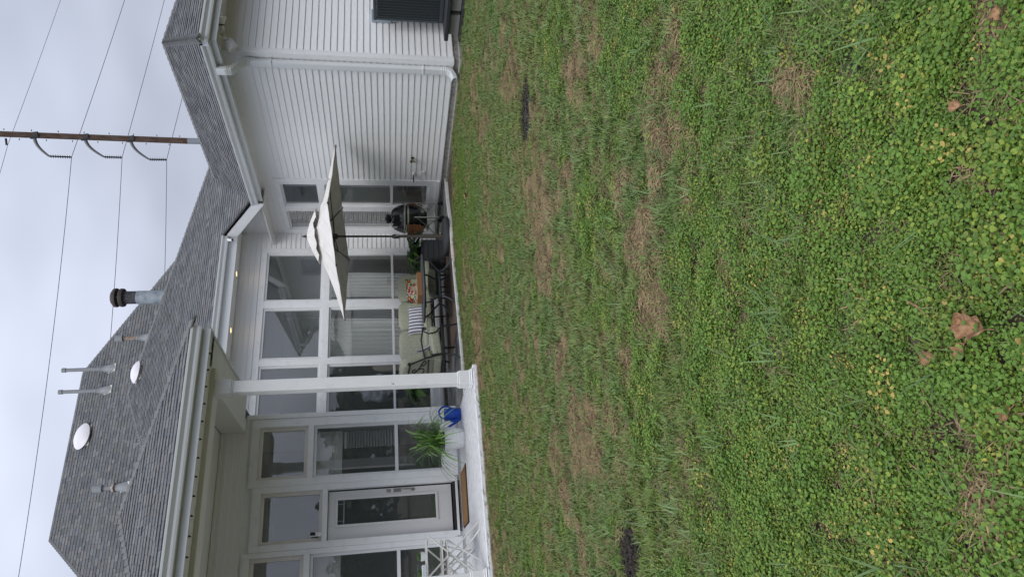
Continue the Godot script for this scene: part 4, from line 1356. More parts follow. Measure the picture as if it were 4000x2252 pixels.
func stripe_tex():
	var s = 256
	var im = Image.create(s, s, false, Image.FORMAT_RGB8)
	var r = RandomNumberGenerator.new(); r.seed = 5
	for y in s:
		for x in s:
			var q = fposmod(x / 256.0 * 9.0 + 0.25, 1.0)
			var v = r.randf_range(0.92, 1.06)
			var blue = q > 0.48 and q < 0.98
			var thin = (q > 0.50 and q < 0.525) or (q > 0.935 and q < 0.96)
			if blue and not thin: im.set_pixel(x, y, lin(0.10 * v, 0.115 * v, 0.20 * v))
			else: im.set_pixel(x, y, lin(0.66 * v, 0.65 * v, 0.64 * v))
	im.generate_mipmaps()
	return ImageTexture.create_from_image(im)

func pillow_mesh(w, h, d):
	var m = MB.new(); m.use_uv = true
	for s in [-1.0, 1.0]:
		var g = []
		for i in 21:
			var row = []
			var u = i / 10.0 - 1.0
			for j in 17:
				var v = j / 8.0 - 1.0
				var pin = 1.0 - 0.07 * (1.0 - u * u) * absf(v) ** 3; var pinx = 1.0 - 0.06 * (1.0 - v * v) * absf(u) ** 3
				var z = d * pow(maxf(0.0, (1.0 - pow(absf(u), 2.6)) * (1.0 - pow(absf(v), 2.6))), 0.55)
				z += 0.004 * sin(9.0 * u + 4.0 * v) * (1.0 - u * u) * (1.0 - v * v)
				row.append(Vector3(u * w * pinx, v * h * pin, s * z))
			g.append(row)
		m.sheet(g, s < 0)
	return m

func pillows():
	var fm = StandardMaterial3D.new(); fm.albedo_texture = floral_tex(); fm.roughness = 0.95
	var sm = StandardMaterial3D.new(); sm.albedo_texture = stripe_tex(); sm.roughness = 0.95
	solo("throw_pillow", pillow_mesh(0.285, 0.185, 0.075), fm, "throw pillow with red flowers and green leaves on the sofa", "pillow", "", Transform3D(Basis.from_euler(Vector3(deg_to_rad(-20), deg_to_rad(-12), 0.08)), Vector3(6.46, 0.715, -12.52)))
	solo("throw_pillow", pillow_mesh(0.30, 0.175, 0.075), sm, "navy and white striped pillow lying on the sofa", "pillow", "", Transform3D(Basis.from_euler(Vector3(deg_to_rad(-24), deg_to_rad(-6), -0.04)), Vector3(5.76, 0.70, -12.47)))
	solo("throw_pillow", pillow_mesh(0.23, 0.14, 0.06), sm, "blue and white pillow tucked in the armchair", "pillow", "", Transform3D(Basis.from_euler(Vector3(deg_to_rad(-25), deg_to_rad(100), 0)), Vector3(4.50, 0.66, -11.22)))

func table():
	var t = thing("patio_table", "oval dark blue-grey metal patio table on curved legs", "table", Vector3(5.90, PATIO_Y + 0.005, -11.34))
	var top = MB.new()
	top.lathe([Vector2(0.0, 0.535), Vector2(0.60, 0.535), Vector2(0.685, 0.530), Vector2(0.70, 0.545), Vector2(0.70, 0.560), Vector2(0.69, 0.568), Vector2(0.02, 0.568)], Transform3D.IDENTITY, 48, 0.66)
	put("tabletop", top, M.iron_blue, t)
	put("apron", boxm(Vector3(-0.40, 0.50, -0.03), Vector3(0.40, 0.534, 0.03), 0.005), M.iron_blue, t)
	for sx in [-1.0, 1.0]:
		for sz in [-1.0, 1.0]:
			var d = Vector3(sx * 0.83, 0, sz * 0.56)
			put("leg", tubem([d * 0.56 + Vector3(0, 0.535, 0), d * 0.53 + Vector3(0, 0.45, 0), d * 0.40 + Vector3(0, 0.34, 0), d * 0.31 + Vector3(0, 0.25, 0), d * 0.33 + Vector3(0, 0.17, 0), d * 0.44 + Vector3(0, 0.07, 0), d * 0.55 + Vector3(0, 0.004, 0)], [0.018, 0.018, 0.019, 0.020, 0.018, 0.016, 0.017], 8), M.iron_blue, t)
	var rp = []
	for k in 33: rp.append(Vector3(cos(TAU * k / 32) * 0.275, 0.245, sin(TAU * k / 32) * 0.19))
	put("ring", tubem(rp, 0.018, 8), M.iron_blue, t)

func table_things():
	var y = PATIO_Y + 0.5735
	var t = thing("serving_tray", "brown woven rectangular tray on the patio table", "tray", Vector3(5.88, y, -11.30), deg_to_rad(8))
	put("bottom", boxm(Vector3(-0.25, 0.001, -0.14), Vector3(0.25, 0.012, 0.14), 0.003), M.woven, t)
	for s in [-1, 1]:
		put("side", boxm(Vector3(-0.262, 0.001, s * 0.147 - 0.006), Vector3(0.262, 0.098, s * 0.147 + 0.006), 0.004), M.woven, t)
		put("side", boxm(Vector3(s * 0.256 - 0.006, 0.001, -0.14), Vector3(s * 0.256 + 0.006, 0.098, 0.14), 0.004), M.woven, t)
	put("rim", tubem([Vector3(-0.258, 0.101, -0.147), Vector3(0.258, 0.101, -0.147), Vector3(0.258, 0.101, 0.147), Vector3(-0.258, 0.101, 0.147), Vector3(-0.258, 0.101, -0.147)], 0.007, 6), M.rim_wood, t)
	for k in 2:
		var g = MB.new()
		var x = 5.70 if k == 0 else 6.02
		g.lathe([Vector2(0.0, 0.001), Vector2(0.034, 0.001), Vector2(0.040, 0.06), Vector2(0.045, 0.20), Vector2(0.042, 0.20), Vector2(0.037, 0.06), Vector2(0.030, 0.012), Vector2(0.0, 0.012)], Transform3D.IDENTITY, 20)
		solo("tumbler", g, M.tumbler, ["clear drinking glass in the tray beside the striped pillow", "clear drinking glass in the tray before the floral pillow"][k], "glass", "glasses in the tray", Transform3D(Basis.IDENTITY, Vector3(x, y + 0.0125, -11.28)))
	var p = thing("pitcher", "round clear glass pitcher with a handle in the tray", "pitcher", Vector3(5.86, y + 0.0125, -11.28))
	var pm = MB.new()
	pm.lathe([Vector2(0.0, 0.001), Vector2(0.045, 0.001), Vector2(0.066, 0.05), Vector2(0.066, 0.10), Vector2(0.045, 0.16), Vector2(0.048, 0.205), Vector2(0.045, 0.205), Vector2(0.041, 0.16), Vector2(0.062, 0.10), Vector2(0.062, 0.05), Vector2(0.040, 0.012), Vector2(0.0, 0.012)], Transform3D.IDENTITY, 24)
	put("body", pm, M.tumbler, p)
	put("handle", tubem([Vector3(0.047, 0.185, 0), Vector3(0.085, 0.175, 0), Vector3(0.105, 0.13, 0), Vector3(0.095, 0.075, 0), Vector3(0.066, 0.06, 0)], 0.006, 6), M.tumbler, p)

func ottoman():
	var t = thing("ottoman", "square sage green ottoman between the patio table and sofa", "ottoman", Vector3(6.25, PATIO_Y + 0.005, -11.84))
	var c = MB.new()
	c.cushion(Vector3(0.28, 0.085, 0.15), Transform3D(Basis.IDENTITY, Vector3(0, 0.34, 0)), 0.5, 0.30)
	var o = put("cushion", c, M.sage, t)
	for x in [-0.24, -0.13, 0.12, 0.235]:
		var pp = []
		for k in 9:
			var a = -PI * 0.35 + PI * 0.7 * k / 8
			pp.append(Vector3(x, 0.34 + 0.083 * sin(a), 0.152 * pow(cos(a), 0.45)))
		put("seam", tubem(pp, 0.003, 4), M.sage_piping, o)
	var f = MB.new()
	for z in [-0.13, 0.13]: f.box(Vector3(-0.26, 0.225, z - 0.012), Vector3(0.26, 0.253, z + 0.012), 0.003)
	for x in [-0.26, 0.26]: f.box(Vector3(x - 0.012, 0.225, -0.118), Vector3(x + 0.012, 0.253, 0.118), 0.003)
	put("frame", f, M.iron, t)
	for x in [-0.25, 0.25]:
		for z in [-0.125, 0.125]: put("leg", tubem([Vector3(x, 0.23, z), Vector3(x * 1.06, 0.002, z * 1.1)], 0.013, 8), M.iron, t)

func armchair():
	var t = thing("patio_armchair", "black iron armchair with scrollwork back and sage cushions", "armchair", Vector3(4.52, PATIO_Y, -11.14), deg_to_rad(106))
	# local +z is where the sitter looks
	var s = MB.new(); s.cushion(Vector3(0.325, 0.092, 0.33), Transform3D(Basis(Vector3.RIGHT, deg_to_rad(-3)), Vector3(0, 0.40, 0.02)), 0.36, 0.20)
	var so = put("seat_cushion", s, M.sage, t)
	put("piping", tubem([Vector3(-0.32, 0.425, 0.335), Vector3(0.32, 0.425, 0.335), Vector3(0.32, 0.395, -0.30), Vector3(-0.32, 0.395, -0.30), Vector3(-0.32, 0.425, 0.335)], 0.005, 5), M.sage_piping, so)
	var lean = Transform3D(Basis(Vector3.RIGHT, deg_to_rad(-23)), Vector3(0, 0.45, -0.27))
	var b = MB.new(); b.cushion(Vector3(0.31, 0.31, 0.105), lean * Transform3D(Basis.IDENTITY, Vector3(0, 0.29, 0.05)), 0.42, 0.40)
	var bo = put("back_cushion", b, M.sage, t)
	var pc = []
	for k in 25:
		var a = TAU * k / 24
		pc.append(lean * Vector3(signf(cos(a)) * pow(absf(cos(a)), 0.42) * 0.302, 0.29 + signf(sin(a)) * pow(absf(sin(a)), 0.42) * 0.302, 0.05))
	put("piping", tubem(pc, 0.006, 5), M.sage_piping, bo)
	# frame
	var fr = MB.new()
	fr.box(Vector3(-0.335, 0.268, 0.30), Vector3(0.335, 0.312, 0.34), 0.004)
	fr.box(Vector3(-0.335, 0.255, -0.33), Vector3(0.335, 0.298, -0.29), 0.004)
	for x in [-0.335, 0.305]: fr.box(Vector3(x, 0.262, -0.289), Vector3(x + 0.03, 0.305, 0.299), 0.004)
	put("seat_frame", fr, M.iron, t)
	for x in [-0.325, 0.325]:
		put("leg", tubem([Vector3(x, 0.28, 0.31), Vector3(x, 0.12, 0.33), Vector3(x * 1.03, 0.002, 0.35)], 0.017, 8), M.iron, t)
		put("leg", tubem([Vector3(x, 0.50, -0.33), Vector3(x, 0.27, -0.30), Vector3(x, 0.12, -0.33), Vector3(x * 1.03, 0.002, -0.42)], 0.017, 8), M.iron, t)
		put("stile", tubem([Vector3(x, 0.30, -0.31), lean * Vector3(x, 0.15, -0.055), lean * Vector3(x * 0.97, 0.48, -0.06)] + spiral(lean * Vector3(x * 0.97 + 0.028 * signf(x), 0.49, -0.06), 0.028, 0.012, PI if x > 0 else 0.0, -PI * 0.6 if x > 0 else PI * 1.6, 10, Vector3(1, 0, 0), Vector3(0, 0.95, -0.28)), 0.014, 8), M.iron, t)
		var arm = MB.new()
		arm.tube([lean * Vector3(x, 0.20, -0.05), Vector3(x * 1.06, 0.645, -0.20), Vector3(x * 1.08, 0.66, -0.02), Vector3(x * 1.08, 0.625, 0.20)] + spiral(Vector3(x * 1.08, 0.595, 0.235), 0.035, 0.012, PI / 2, -PI * 1.5, 12, Vector3(0, 0, 1), Vector3(0, 1, 0)), 0.014, 8)
		arm.tube([Vector3(x * 1.08, 0.63, 0.19), Vector3(x * 1.05, 0.52, 0.13), Vector3(x * 1.02, 0.40, 0.17), Vector3(x * 1.01, 0.30, 0.29)], 0.012, 8)
		put("arm", arm, M.iron, t)
	put("top_rail", tubem([lean * Vector3(-0.315, 0.47, -0.06), lean * Vector3(-0.15, 0.50, -0.065), lean * Vector3(0, 0.51, -0.065), lean * Vector3(0.15, 0.50, -0.065), lean * Vector3(0.315, 0.47, -0.06)], 0.013, 8), M.iron, t)
	put("lower_rail", tubem([lean * Vector3(-0.32, 0.13, -0.055), lean * Vector3(0.32, 0.13, -0.055)], 0.012, 8), M.iron, t)
	var ex = lean.basis * Vector3(1, 0, 0); var ey = lean.basis * Vector3(0, 1, 0)
	for sx in [-1.0, 1.0]:
		var sc = MB.new()
		var c1 = lean * Vector3(sx * 0.19, 0.24, -0.06); var c2 = lean * Vector3(sx * 0.10, 0.39, -0.06)
		var p1 = spiral(c1, 0.015, 0.075, 0.0, PI * 1.9, 18, ex * sx, ey)
		var p2 = spiral(c2, 0.07, 0.014, -PI * 0.55, -PI * 2.4, 18, ex * sx, ey)
		sc.tube(p1 + p2, 0.010, 7)
		put("scroll", sc, M.iron, t)
	var dr = MB.new(); dr.tube(arc_pts(lean * Vector3(0, 0.30, -0.06), 0.09, 0, TAU, 24, ex, ey), 0.010, 7)
	put("scroll", dr, M.iron, t)
	for x in [-0.30, 0.30]:
		put("cushion_tie", tubem([lean * Vector3(x, 0.14, -0.03), lean * Vector3(x * 1.06, 0.15, -0.085), lean * Vector3(x * 0.98, 0.06, -0.10), Vector3(x * 0.9, 0.40, -0.41), Vector3(x * 0.93, 0.33, -0.42)], 0.006, 5), M.sage, t)

func rug():
	var s = 256
	var im = Image.create(s, s, false, Image.FORMAT_RGB8)
	var r = RandomNumberGenerator.new(); r.seed = 12
	for y in s:
		for x in s:
			var v = 0.75 + 0.25 * sin(x * TAU / 16.0) + r.randf_range(-0.12, 0.12)
			var q = 0.5 + 0.5 * sin(y * TAU / 64.0)
			im.set_pixel(x, y, lin((0.13 + 0.06 * q) * v, (0.092 + 0.045 * q) * v, (0.070 + 0.035 * q) * v))
	im.generate_mipmaps()
	var m = StandardMaterial3D.new()
	m.albedo_texture = ImageTexture.create_from_image(im); m.roughness = 0.95
	m.uv1_triplanar = true; m.uv1_scale = Vector3(1.6, 1.6, 1.6)
	var o = MB.new()
	var pl = [Vector2(4.78, -10.83), Vector2(6.90, -11.14), Vector2(7.02, -12.12), Vector2(6.85, -12.95), Vector2(4.82, -12.95)]
	o.prism(pl, PATIO_Y + 0.001, PATIO_Y + 0.0045, Transform3D(Basis(Vector3(1, 0, 0), Vector3(0, 0, 1), Vector3(0, 1, 0)), Vector3.ZERO))
	solo("outdoor_rug", o, m, "thin brown plaid outdoor rug under the patio furniture", "rug")

# ---------------------------------------------------------------- porch
func make_porch_things():
	watering_can()
	lily_pot()
	doormat()
	plant_stand()

func watering_can():
	var t = thing("watering_can", "bright blue plastic watering can standing by the corner post", "watering can", Vector3(3.37, DECK_Y, -11.18), deg_to_rad(20))
	var b = MB.new()
	b.lathe([Vector2(0.0, 0.002), Vector2(0.100, 0.002), Vector2(0.108, 0.012), Vector2(0.109, 0.10), Vector2(0.114, 0.105), Vector2(0.112, 0.16), Vector2(0.106, 0.25), Vector2(0.110, 0.275), Vector2(0.104, 0.28), Vector2(0.100, 0.25), Vector2(0.103, 0.10), Vector2(0.0, 0.06)], Transform3D.IDENTITY, 28)
	put("body", b, M.blue, t)
	var h = MB.new()
	h.tube([Vector3(-0.085, 0.255, 0), Vector3(-0.075, 0.32, 0), Vector3(-0.02, 0.365, 0), Vector3(0.07, 0.37, 0), Vector3(0.14, 0.335, 0), Vector3(0.172, 0.27, 0), Vector3(0.165, 0.20, 0), Vector3(0.135, 0.155, 0), Vector3(0.105, 0.13, 0)], [0.013, 0.014, 0.016, 0.017, 0.017, 0.016, 0.015, 0.014, 0.016], 10)
	put("handle", h, M.blue, t)
	var s = MB.new()
	s.tube([Vector3(-0.09, 0.035, 0), Vector3(-0.14, 0.07, 0), Vector3(-0.19, 0.13, 0), Vector3(-0.245, 0.215, 0), Vector3(-0.27, 0.235, 0)], [0.035, 0.028, 0.022, 0.018, 0.022], 10)
	s.box(Vector3(-0.16, 0.10, -0.008), Vector3(-0.095, 0.19, 0.008), 0.004)
	put("spout", s, M.blue, t)

func strap_leaf(l, w, rise, a, r):
	var m = MB.new()
	var d = Vector3(cos(a), 0, sin(a)); var s = Vector3(-sin(a), 0, cos(a))
	var k = 9
	var tw = r.randf_range(-0.5, 0.5)
	var g = []
	for i in k + 1:
		var q = float(i) / k
		var p = d * (0.02 + l * (1.0 - rise * 0.75) * q + l * 0.15 * q * q) + Vector3(0, l * (rise * 1.35 * q - (0.25 + 0.55 * (1.0 - rise) + 0.35 * rise) * q * q * q), 0)
		var hw = w * pow(sin(PI * clampf(q * 0.85 + 0.15, 0.0, 1.0)), 0.6) * (1.0 if q < 0.99 else 0.05)
		var ss = (s * cos(tw * q) + Vector3.UP * sin(tw * q)).normalized()
		g.append([p - ss * hw + Vector3(0, hw * 0.35, 0), p, p + ss * hw + Vector3(0, hw * 0.35, 0)])
	m.sheet(g, false)
	return m

func lily_pot():
	var t = thing("potted_lily", "strappy-leaved lily spilling from a white embossed pot", "potted plant", Vector3(2.87, DECK_Y, -10.88))
	var pot = MB.new()
	var g = []
	for i in 41:
		var q = i / 40.0
		var row = []
		var rr = lerpf(0.130, 0.190, pow(sin(q * PI * 0.5), 0.7))
		for j in 97:
			var a = TAU * j / 96
			var band = fposmod(q * 6.0, 1.0); var col = fposmod(j / 96.0 * 14.0, 1.0)
			var chev = absf(fposmod(band + absf(col - 0.5) * 1.1, 1.0) - 0.5) * 2.0
			var e = 0.006 * pow(chev, 1.5) * (1.0 if q > 0.04 and q < 0.95 else 0.0)
			row.append(Vector3(cos(a) * (rr + e), 0.003 + 0.325 * q, -sin(a) * (rr + e)))
		g.append(row)
	pot.sheet(g, true)
	pot.lathe([Vector2(0.190, 0.328), Vector2(0.186, 0.334), Vector2(0.178, 0.330), Vector2(0.172, 0.29), Vector2(0.0, 0.285)], Transform3D.IDENTITY, 40)
	pot.lathe([Vector2(0.0, 0.003), Vector2(0.130, 0.003)], Transform3D.IDENTITY, 40)
	put("pot", pot, M.glaze, t)
	var soil = MB.new(); soil.lathe([Vector2(0.171, 0.290), Vector2(0.09, 0.300), Vector2(0.0, 0.302)], Transform3D.IDENTITY, 24)
	put("soil", soil, M.soil, t)
	var r = RandomNumberGenerator.new(); r.seed = 61
	for k in 120:
		var a = r.randf() * TAU
		var rise = r.randf_range(0.30, 1.0)
		var m = strap_leaf(r.randf_range(0.45, 0.92), r.randf_range(0.011, 0.019), rise, a, r)
		var at = Vector3(r.randf_range(-0.07, 0.07), 0.29, r.randf_range(-0.07, 0.07))
		put("leaf", m, M.leaf[r.randi() % 4], t, Transform3D(Basis.IDENTITY, at))

func doormat():
	var t = thing("doormat", "tan coir doormat with black rubber backing before the door", "doormat", Vector3(2.02, DECK_Y, -11.30), deg_to_rad(-1.5))
	put("backing", boxm(Vector3(-0.455, 0.001, -0.385), Vector3(0.455, 0.012, 0.40), 0.003), M.rubber, t)
	put("coir", boxm(Vector3(-0.435, 0.0125, -0.375), Vector3(0.435, 0.024, 0.365), 0.004), M.coir, t)
	var line = MB.new()
	for q in [[-0.40, -0.34, 0.40, -0.332], [-0.40, 0.322, 0.40, 0.33], [-0.40, -0.331, -0.392, 0.321], [0.392, -0.331, 0.40, 0.321]]:
		line.box(Vector3(q[0], 0.0241, q[1]), Vector3(q[2], 0.0255, q[3]))
	put("border", line, M.cap_brown, t)

func plant_stand():
	var t = thing("plant_stand", "white folding metal stand with slatted shelves and crossed legs", "plant stand", Vector3(0.95, DECK_Y, -10.05), deg_to_rad(12))
	# three shelves of slats
	for sh in [[0.73, 0.0, 0.30, 0.27], [0.52, 0.02, 0.27, 0.25], [0.455, 0.10, 0.24, 0.22]]:
		var o = put("shelf", tubem([Vector3(-sh[2], sh[0] - 0.012, sh[1] - sh[3]), Vector3(-sh[2], sh[0] - 0.012, sh[1] + sh[3])], 0.008, 6), M.white_metal, t)
		var k = 0
		while k < 7:
			var z = sh[1] - sh[3] + (k + 0.5) * sh[3] * 2.0 / 7.0
			var half = sh[2] * sqrt(maxf(0.1, 1.0 - pow((z - sh[1]) / (sh[3] * 1.15), 2.0)))
			put("slat", boxm(Vector3(-half, sh[0] - 0.004, z - 0.028), Vector3(half, sh[0] + 0.008, z + 0.028), 0.004), M.white_metal, o)
			k += 1
		put("rail", tubem([Vector3(sh[2] * 0.7, sh[0] - 0.012, sh[1] - sh[3]), Vector3(sh[2] * 0.7, sh[0] - 0.012, sh[1] + sh[3])], 0.008, 6), M.white_metal, o)
	# crossed legs on both sides
	for z in [-0.30, 0.30]:
		put("leg", tubem([Vector3(0.27, 0.715, z * 0.85), Vector3(-0.02, 0.40, z * 0.92), Vector3(-0.38, 0.004, z * 1.05)], 0.0125, 8), M.white_metal, t)
		put("leg", tubem([Vector3(-0.27, 0.715, z * 0.85), Vector3(0.02, 0.40, z * 0.92), Vector3(0.38, 0.004, z * 1.05)], 0.0125, 8), M.white_metal, t)
		put("leg", tubem([Vector3(0.20, 0.445, z * 0.80), Vector3(0.05, 0.26, z * 0.85), Vector3(-0.20, 0.004, z * 1.5)], 0.0115, 8), M.white_metal, t)
		put("leg", tubem([Vector3(-0.20, 0.445, z * 0.80), Vector3(-0.02, 0.26, z * 0.85), Vector3(0.24, 0.004, z * 1.5)], 0.0115, 8), M.white_metal, t)
	for x in [-0.36, 0.36]:
		put("stretcher", tubem([Vector3(x, 0.03, -0.30), Vector3(x, 0.03, 0.30)], 0.006, 6), M.white_metal, t)
	for x in [-0.12, 0.12]:
		put("hoop", tubem([Vector3(x, 0.44, -0.20), Vector3(x * 0.5, 0.20, -0.12), Vector3(x, 0.10, 0.0), Vector3(x * 0.5, 0.20, 0.12), Vector3(x, 0.44, 0.20)], 0.007, 6), M.white_metal, t)
	# succulents in white dishes on the top shelf
	var y = DECK_Y + 0.738
	for q in [["succulent", "green rosette succulent in a round white pot on the stand", Vector3(1.02, y, -9.98), 0.055, 3], ["succulent", "small succulent in a square white dish beside the porch post", Vector3(0.80, y, -9.90), 0.06, 4]]:
		var s = thing(q[0], q[1], "succulent", q[2])
		var p = MB.new()
		if q[4] == 3: p.lathe([Vector2(0.0, 0.001), Vector2(0.05, 0.001), Vector2(0.062, 0.05), Vector2(0.062, 0.075), Vector2(0.055, 0.075), Vector2(0.053, 0.06), Vector2(0.0, 0.058)], Transform3D.IDENTITY, 24)
		else: p.box(Vector3(-0.10, 0.001, -0.07), Vector3(0.10, 0.07, 0.07), 0.012)
		put("pot", p, M.glaze, s)
		var r = RandomNumberGenerator.new(); r.seed = q[4] * 7
		for k in 26:
			var a = k * 2.4
			var e = 0.15 + 0.045 * k
			var lm = MB.new()
			lm.cushion(Vector3(0.034 * (1.1 - k * 0.02), 0.0055, 0.013), Transform3D(Basis(Vector3.UP, -a) * Basis(Vector3.BACK, e), Vector3(cos(a) * 0.030, 0.078 + k * 0.0012, sin(a) * 0.030)), 1.0, 1.1, 6, 10)
			put("leaf", lm, M.fern[1 + r.randi() % 3], s)

# ---------------------------------------------------------------- fixed to the walls or standing against them
func make_wall_things():
	flood_light()
	cameras()
	taps()
	condenser()

func lamp_head(parent, at, dir, finned):
	var z = dir.normalized(); var x = z.cross(Vector3.UP).normalized()
	var b = Basis(x, z, x.cross(z)) * 1.6
	var m = MB.new()
	if finned:
		m.lathe([Vector2(0.0, 0.0), Vector2(0.022, 0.0), Vector2(0.024, 0.05), Vector2(0.030, 0.055), Vector2(0.046, 0.10), Vector2(0.052, 0.135), Vector2(0.045, 0.14), Vector2(0.0, 0.134)], Transform3D(b, at), 20)
		for k in 14:
			var a = TAU * k / 14
			m.box(Vector3(0.030, 0.055, -0.002), Vector3(0.052, 0.125, 0.002), 0.0, Transform3D(b * Basis(Vector3.UP, a), at))
	else:
		m.lathe([Vector2(0.0, 0.0), Vector2(0.022, 0.0), Vector2(0.024, 0.05), Vector2(0.030, 0.065), Vector2(0.055, 0.11), Vector2(0.060, 0.125), Vector2(0.050, 0.127), Vector2(0.0, 0.118)], Transform3D(b, at), 24)
	put("lamp_head", m, M.plastic_white, parent)
	var g = MB.new()
	g.lathe([Vector2(0.025, 0.046), Vector2(0.029, 0.048), Vector2(0.029, 0.058), Vector2(0.025, 0.060)], Transform3D(b, at), 18)
	put("gasket", g, M.black, parent)

func flood_light():
	var t = thing("flood_light", "twin-headed white flood light under the wing's corner eave", "flood light", Vector3(8.55, 3.774, -7.90))
	var b = MB.new()
	b.lathe([Vector2(0.0, -0.03), Vector2(0.045, -0.03), Vector2(0.055, -0.001), Vector2(0.0, -0.001)], Transform3D.IDENTITY, 18)
	put("base", b, M.plastic_white, t)
	put("sensor", tubem([Vector3(0, -0.03, 0), Vector3(0.0, -0.07, 0.0), Vector3(0.03, -0.09, 0.03)], 0.022, 10), M.stop, t)
	lamp_head(t, Vector3(0.04, -0.06, 0.03), Vector3(0.72, 0.10, 0.62), false)
	lamp_head(t, Vector3(-0.03, -0.07, -0.02), Vector3(-0.62, -0.62, -0.35), true)

func cameras():
	var t = thing("security_camera", "small white security camera at the end of the back gutter", "camera", Vector3(7.98, 4.56, -12.99))
	var b = MB.new()
	b.tube([Vector3(0.03, 0.055, -0.03), Vector3(0.0, 0.0, 0.0), Vector3(-0.02, -0.05, 0.035)], [0.028, 0.030, 0.030], 14)
	put("body", b, M.plastic_white, t)
	put("lens", tubem([Vector3(-0.0205, -0.051, 0.036), Vector3(-0.025, -0.062, 0.043)], 0.021, 14), M.black, t)
	put("bracket", boxm(Vector3(-0.01, 0.03, -0.085), Vector3(0.03, 0.06, -0.03), 0.004), M.plastic_white, t)
	var d = thing("security_camera", "white security camera with black face over the porch door", "camera", Vector3(1.66, 2.50, PANE_Z2 + 0.035))
	put("bracket", boxm(Vector3(-0.03, -0.135, 0.0), Vector3(0.03, -0.02, 0.03), 0.006), M.plastic_white, d)
	var c = MB.new(); c.cushion(Vector3(0.036, 0.055, 0.03), Transform3D(Basis.IDENTITY, Vector3(0, 0.0, 0.055)), 0.4, 0.5)
	put("body", c, M.plastic_white, d)
	var f = MB.new(); f.cushion(Vector3(0.027, 0.043, 0.006), Transform3D(Basis.IDENTITY, Vector3(0, 0.0, 0.083)), 0.4, 0.4)
	put("face", f, M.black, d)

func taps():
	var t = thing("garden_tap", "brass garden tap with black wheel on the siding", "tap", Vector3(WALL_X - 0.012, 0.745, -10.76))
	put("flange", tubem([Vector3(0.0, 0, 0), Vector3(-0.012, 0, 0)], 0.032, 14), M.brass, t)
	put("body", tubem([Vector3(-0.01, 0, 0), Vector3(-0.06, 0, -0.01), Vector3(-0.085, -0.03, -0.015), Vector3(-0.095, -0.06, -0.015)], 0.014, 10), M.brass, t)
	put("wheel", tubem([Vector3(-0.06, 0.02, -0.035), Vector3(-0.06, 0.02, -0.055)], 0.028, 12), M.black, t)
	put("spindle", tubem([Vector3(-0.055, 0.0, -0.01), Vector3(-0.06, 0.02, -0.04)], 0.007, 6), M.brass, t)
	var v = thing("gas_valve", "black gas pipe stub with orange valve beside the window", "gas valve", Vector3(WALL_X - 0.012, 0.712, -11.27))
	put("flange", tubem([Vector3(0.0, 0, 0), Vector3(-0.015, 0, 0)], 0.042, 16), M.plastic_white, v)
	put("collar", tubem([Vector3(-0.014, 0, 0), Vector3(-0.05, 0, 0)], 0.018, 12), M.plastic_white, v)
	put("pipe", tubem([Vector3(-0.05, 0, 0), Vector3(-0.14, 0, -0.01), Vector3(-0.20, -0.006, -0.02)], 0.014, 10), M.black, v)
	put("valve_lever", tubem([Vector3(-0.12, 0.012, -0.01), Vector3(-0.12, 0.055, 0.0)], 0.009, 8), M.rusty, v)
	solo("cover_plate", boxm(Vector3(WALL_X - 0.030, 0.475, -11.29), Vector3(WALL_X - 0.0135, 0.575, -11.19), 0.006), M.plastic_white, "small white cover plate low on the siding by the gas valve", "cover plate")
	# grey disconnect box and whip
	var d = thing("disconnect_box", "grey electrical elbow box with a flexible whip on the siding", "electrical box", Vector3(9.37, 1.40, WING_Z + 0.014))
	put("box", boxm(Vector3(0.02, -0.06, 0.0), Vector3(0.20, 0.075, 0.07), 0.008), M.grey_metal, d)
	put("elbow", boxm(Vector3(-0.055, -0.26, 0.0), Vector3(0.019, 0.075, 0.06), 0.008), M.grey_metal, d)
	put("whip", tubem([Vector3(-0.02, -0.26, 0.03), Vector3(-0.025, -0.32, 0.04), Vector3(0.0, -0.44, 0.06), Vector3(0.05, -0.52, 0.09), Vector3(0.14, -0.56, 0.14)], 0.016, 8), M.grey_metal, d)

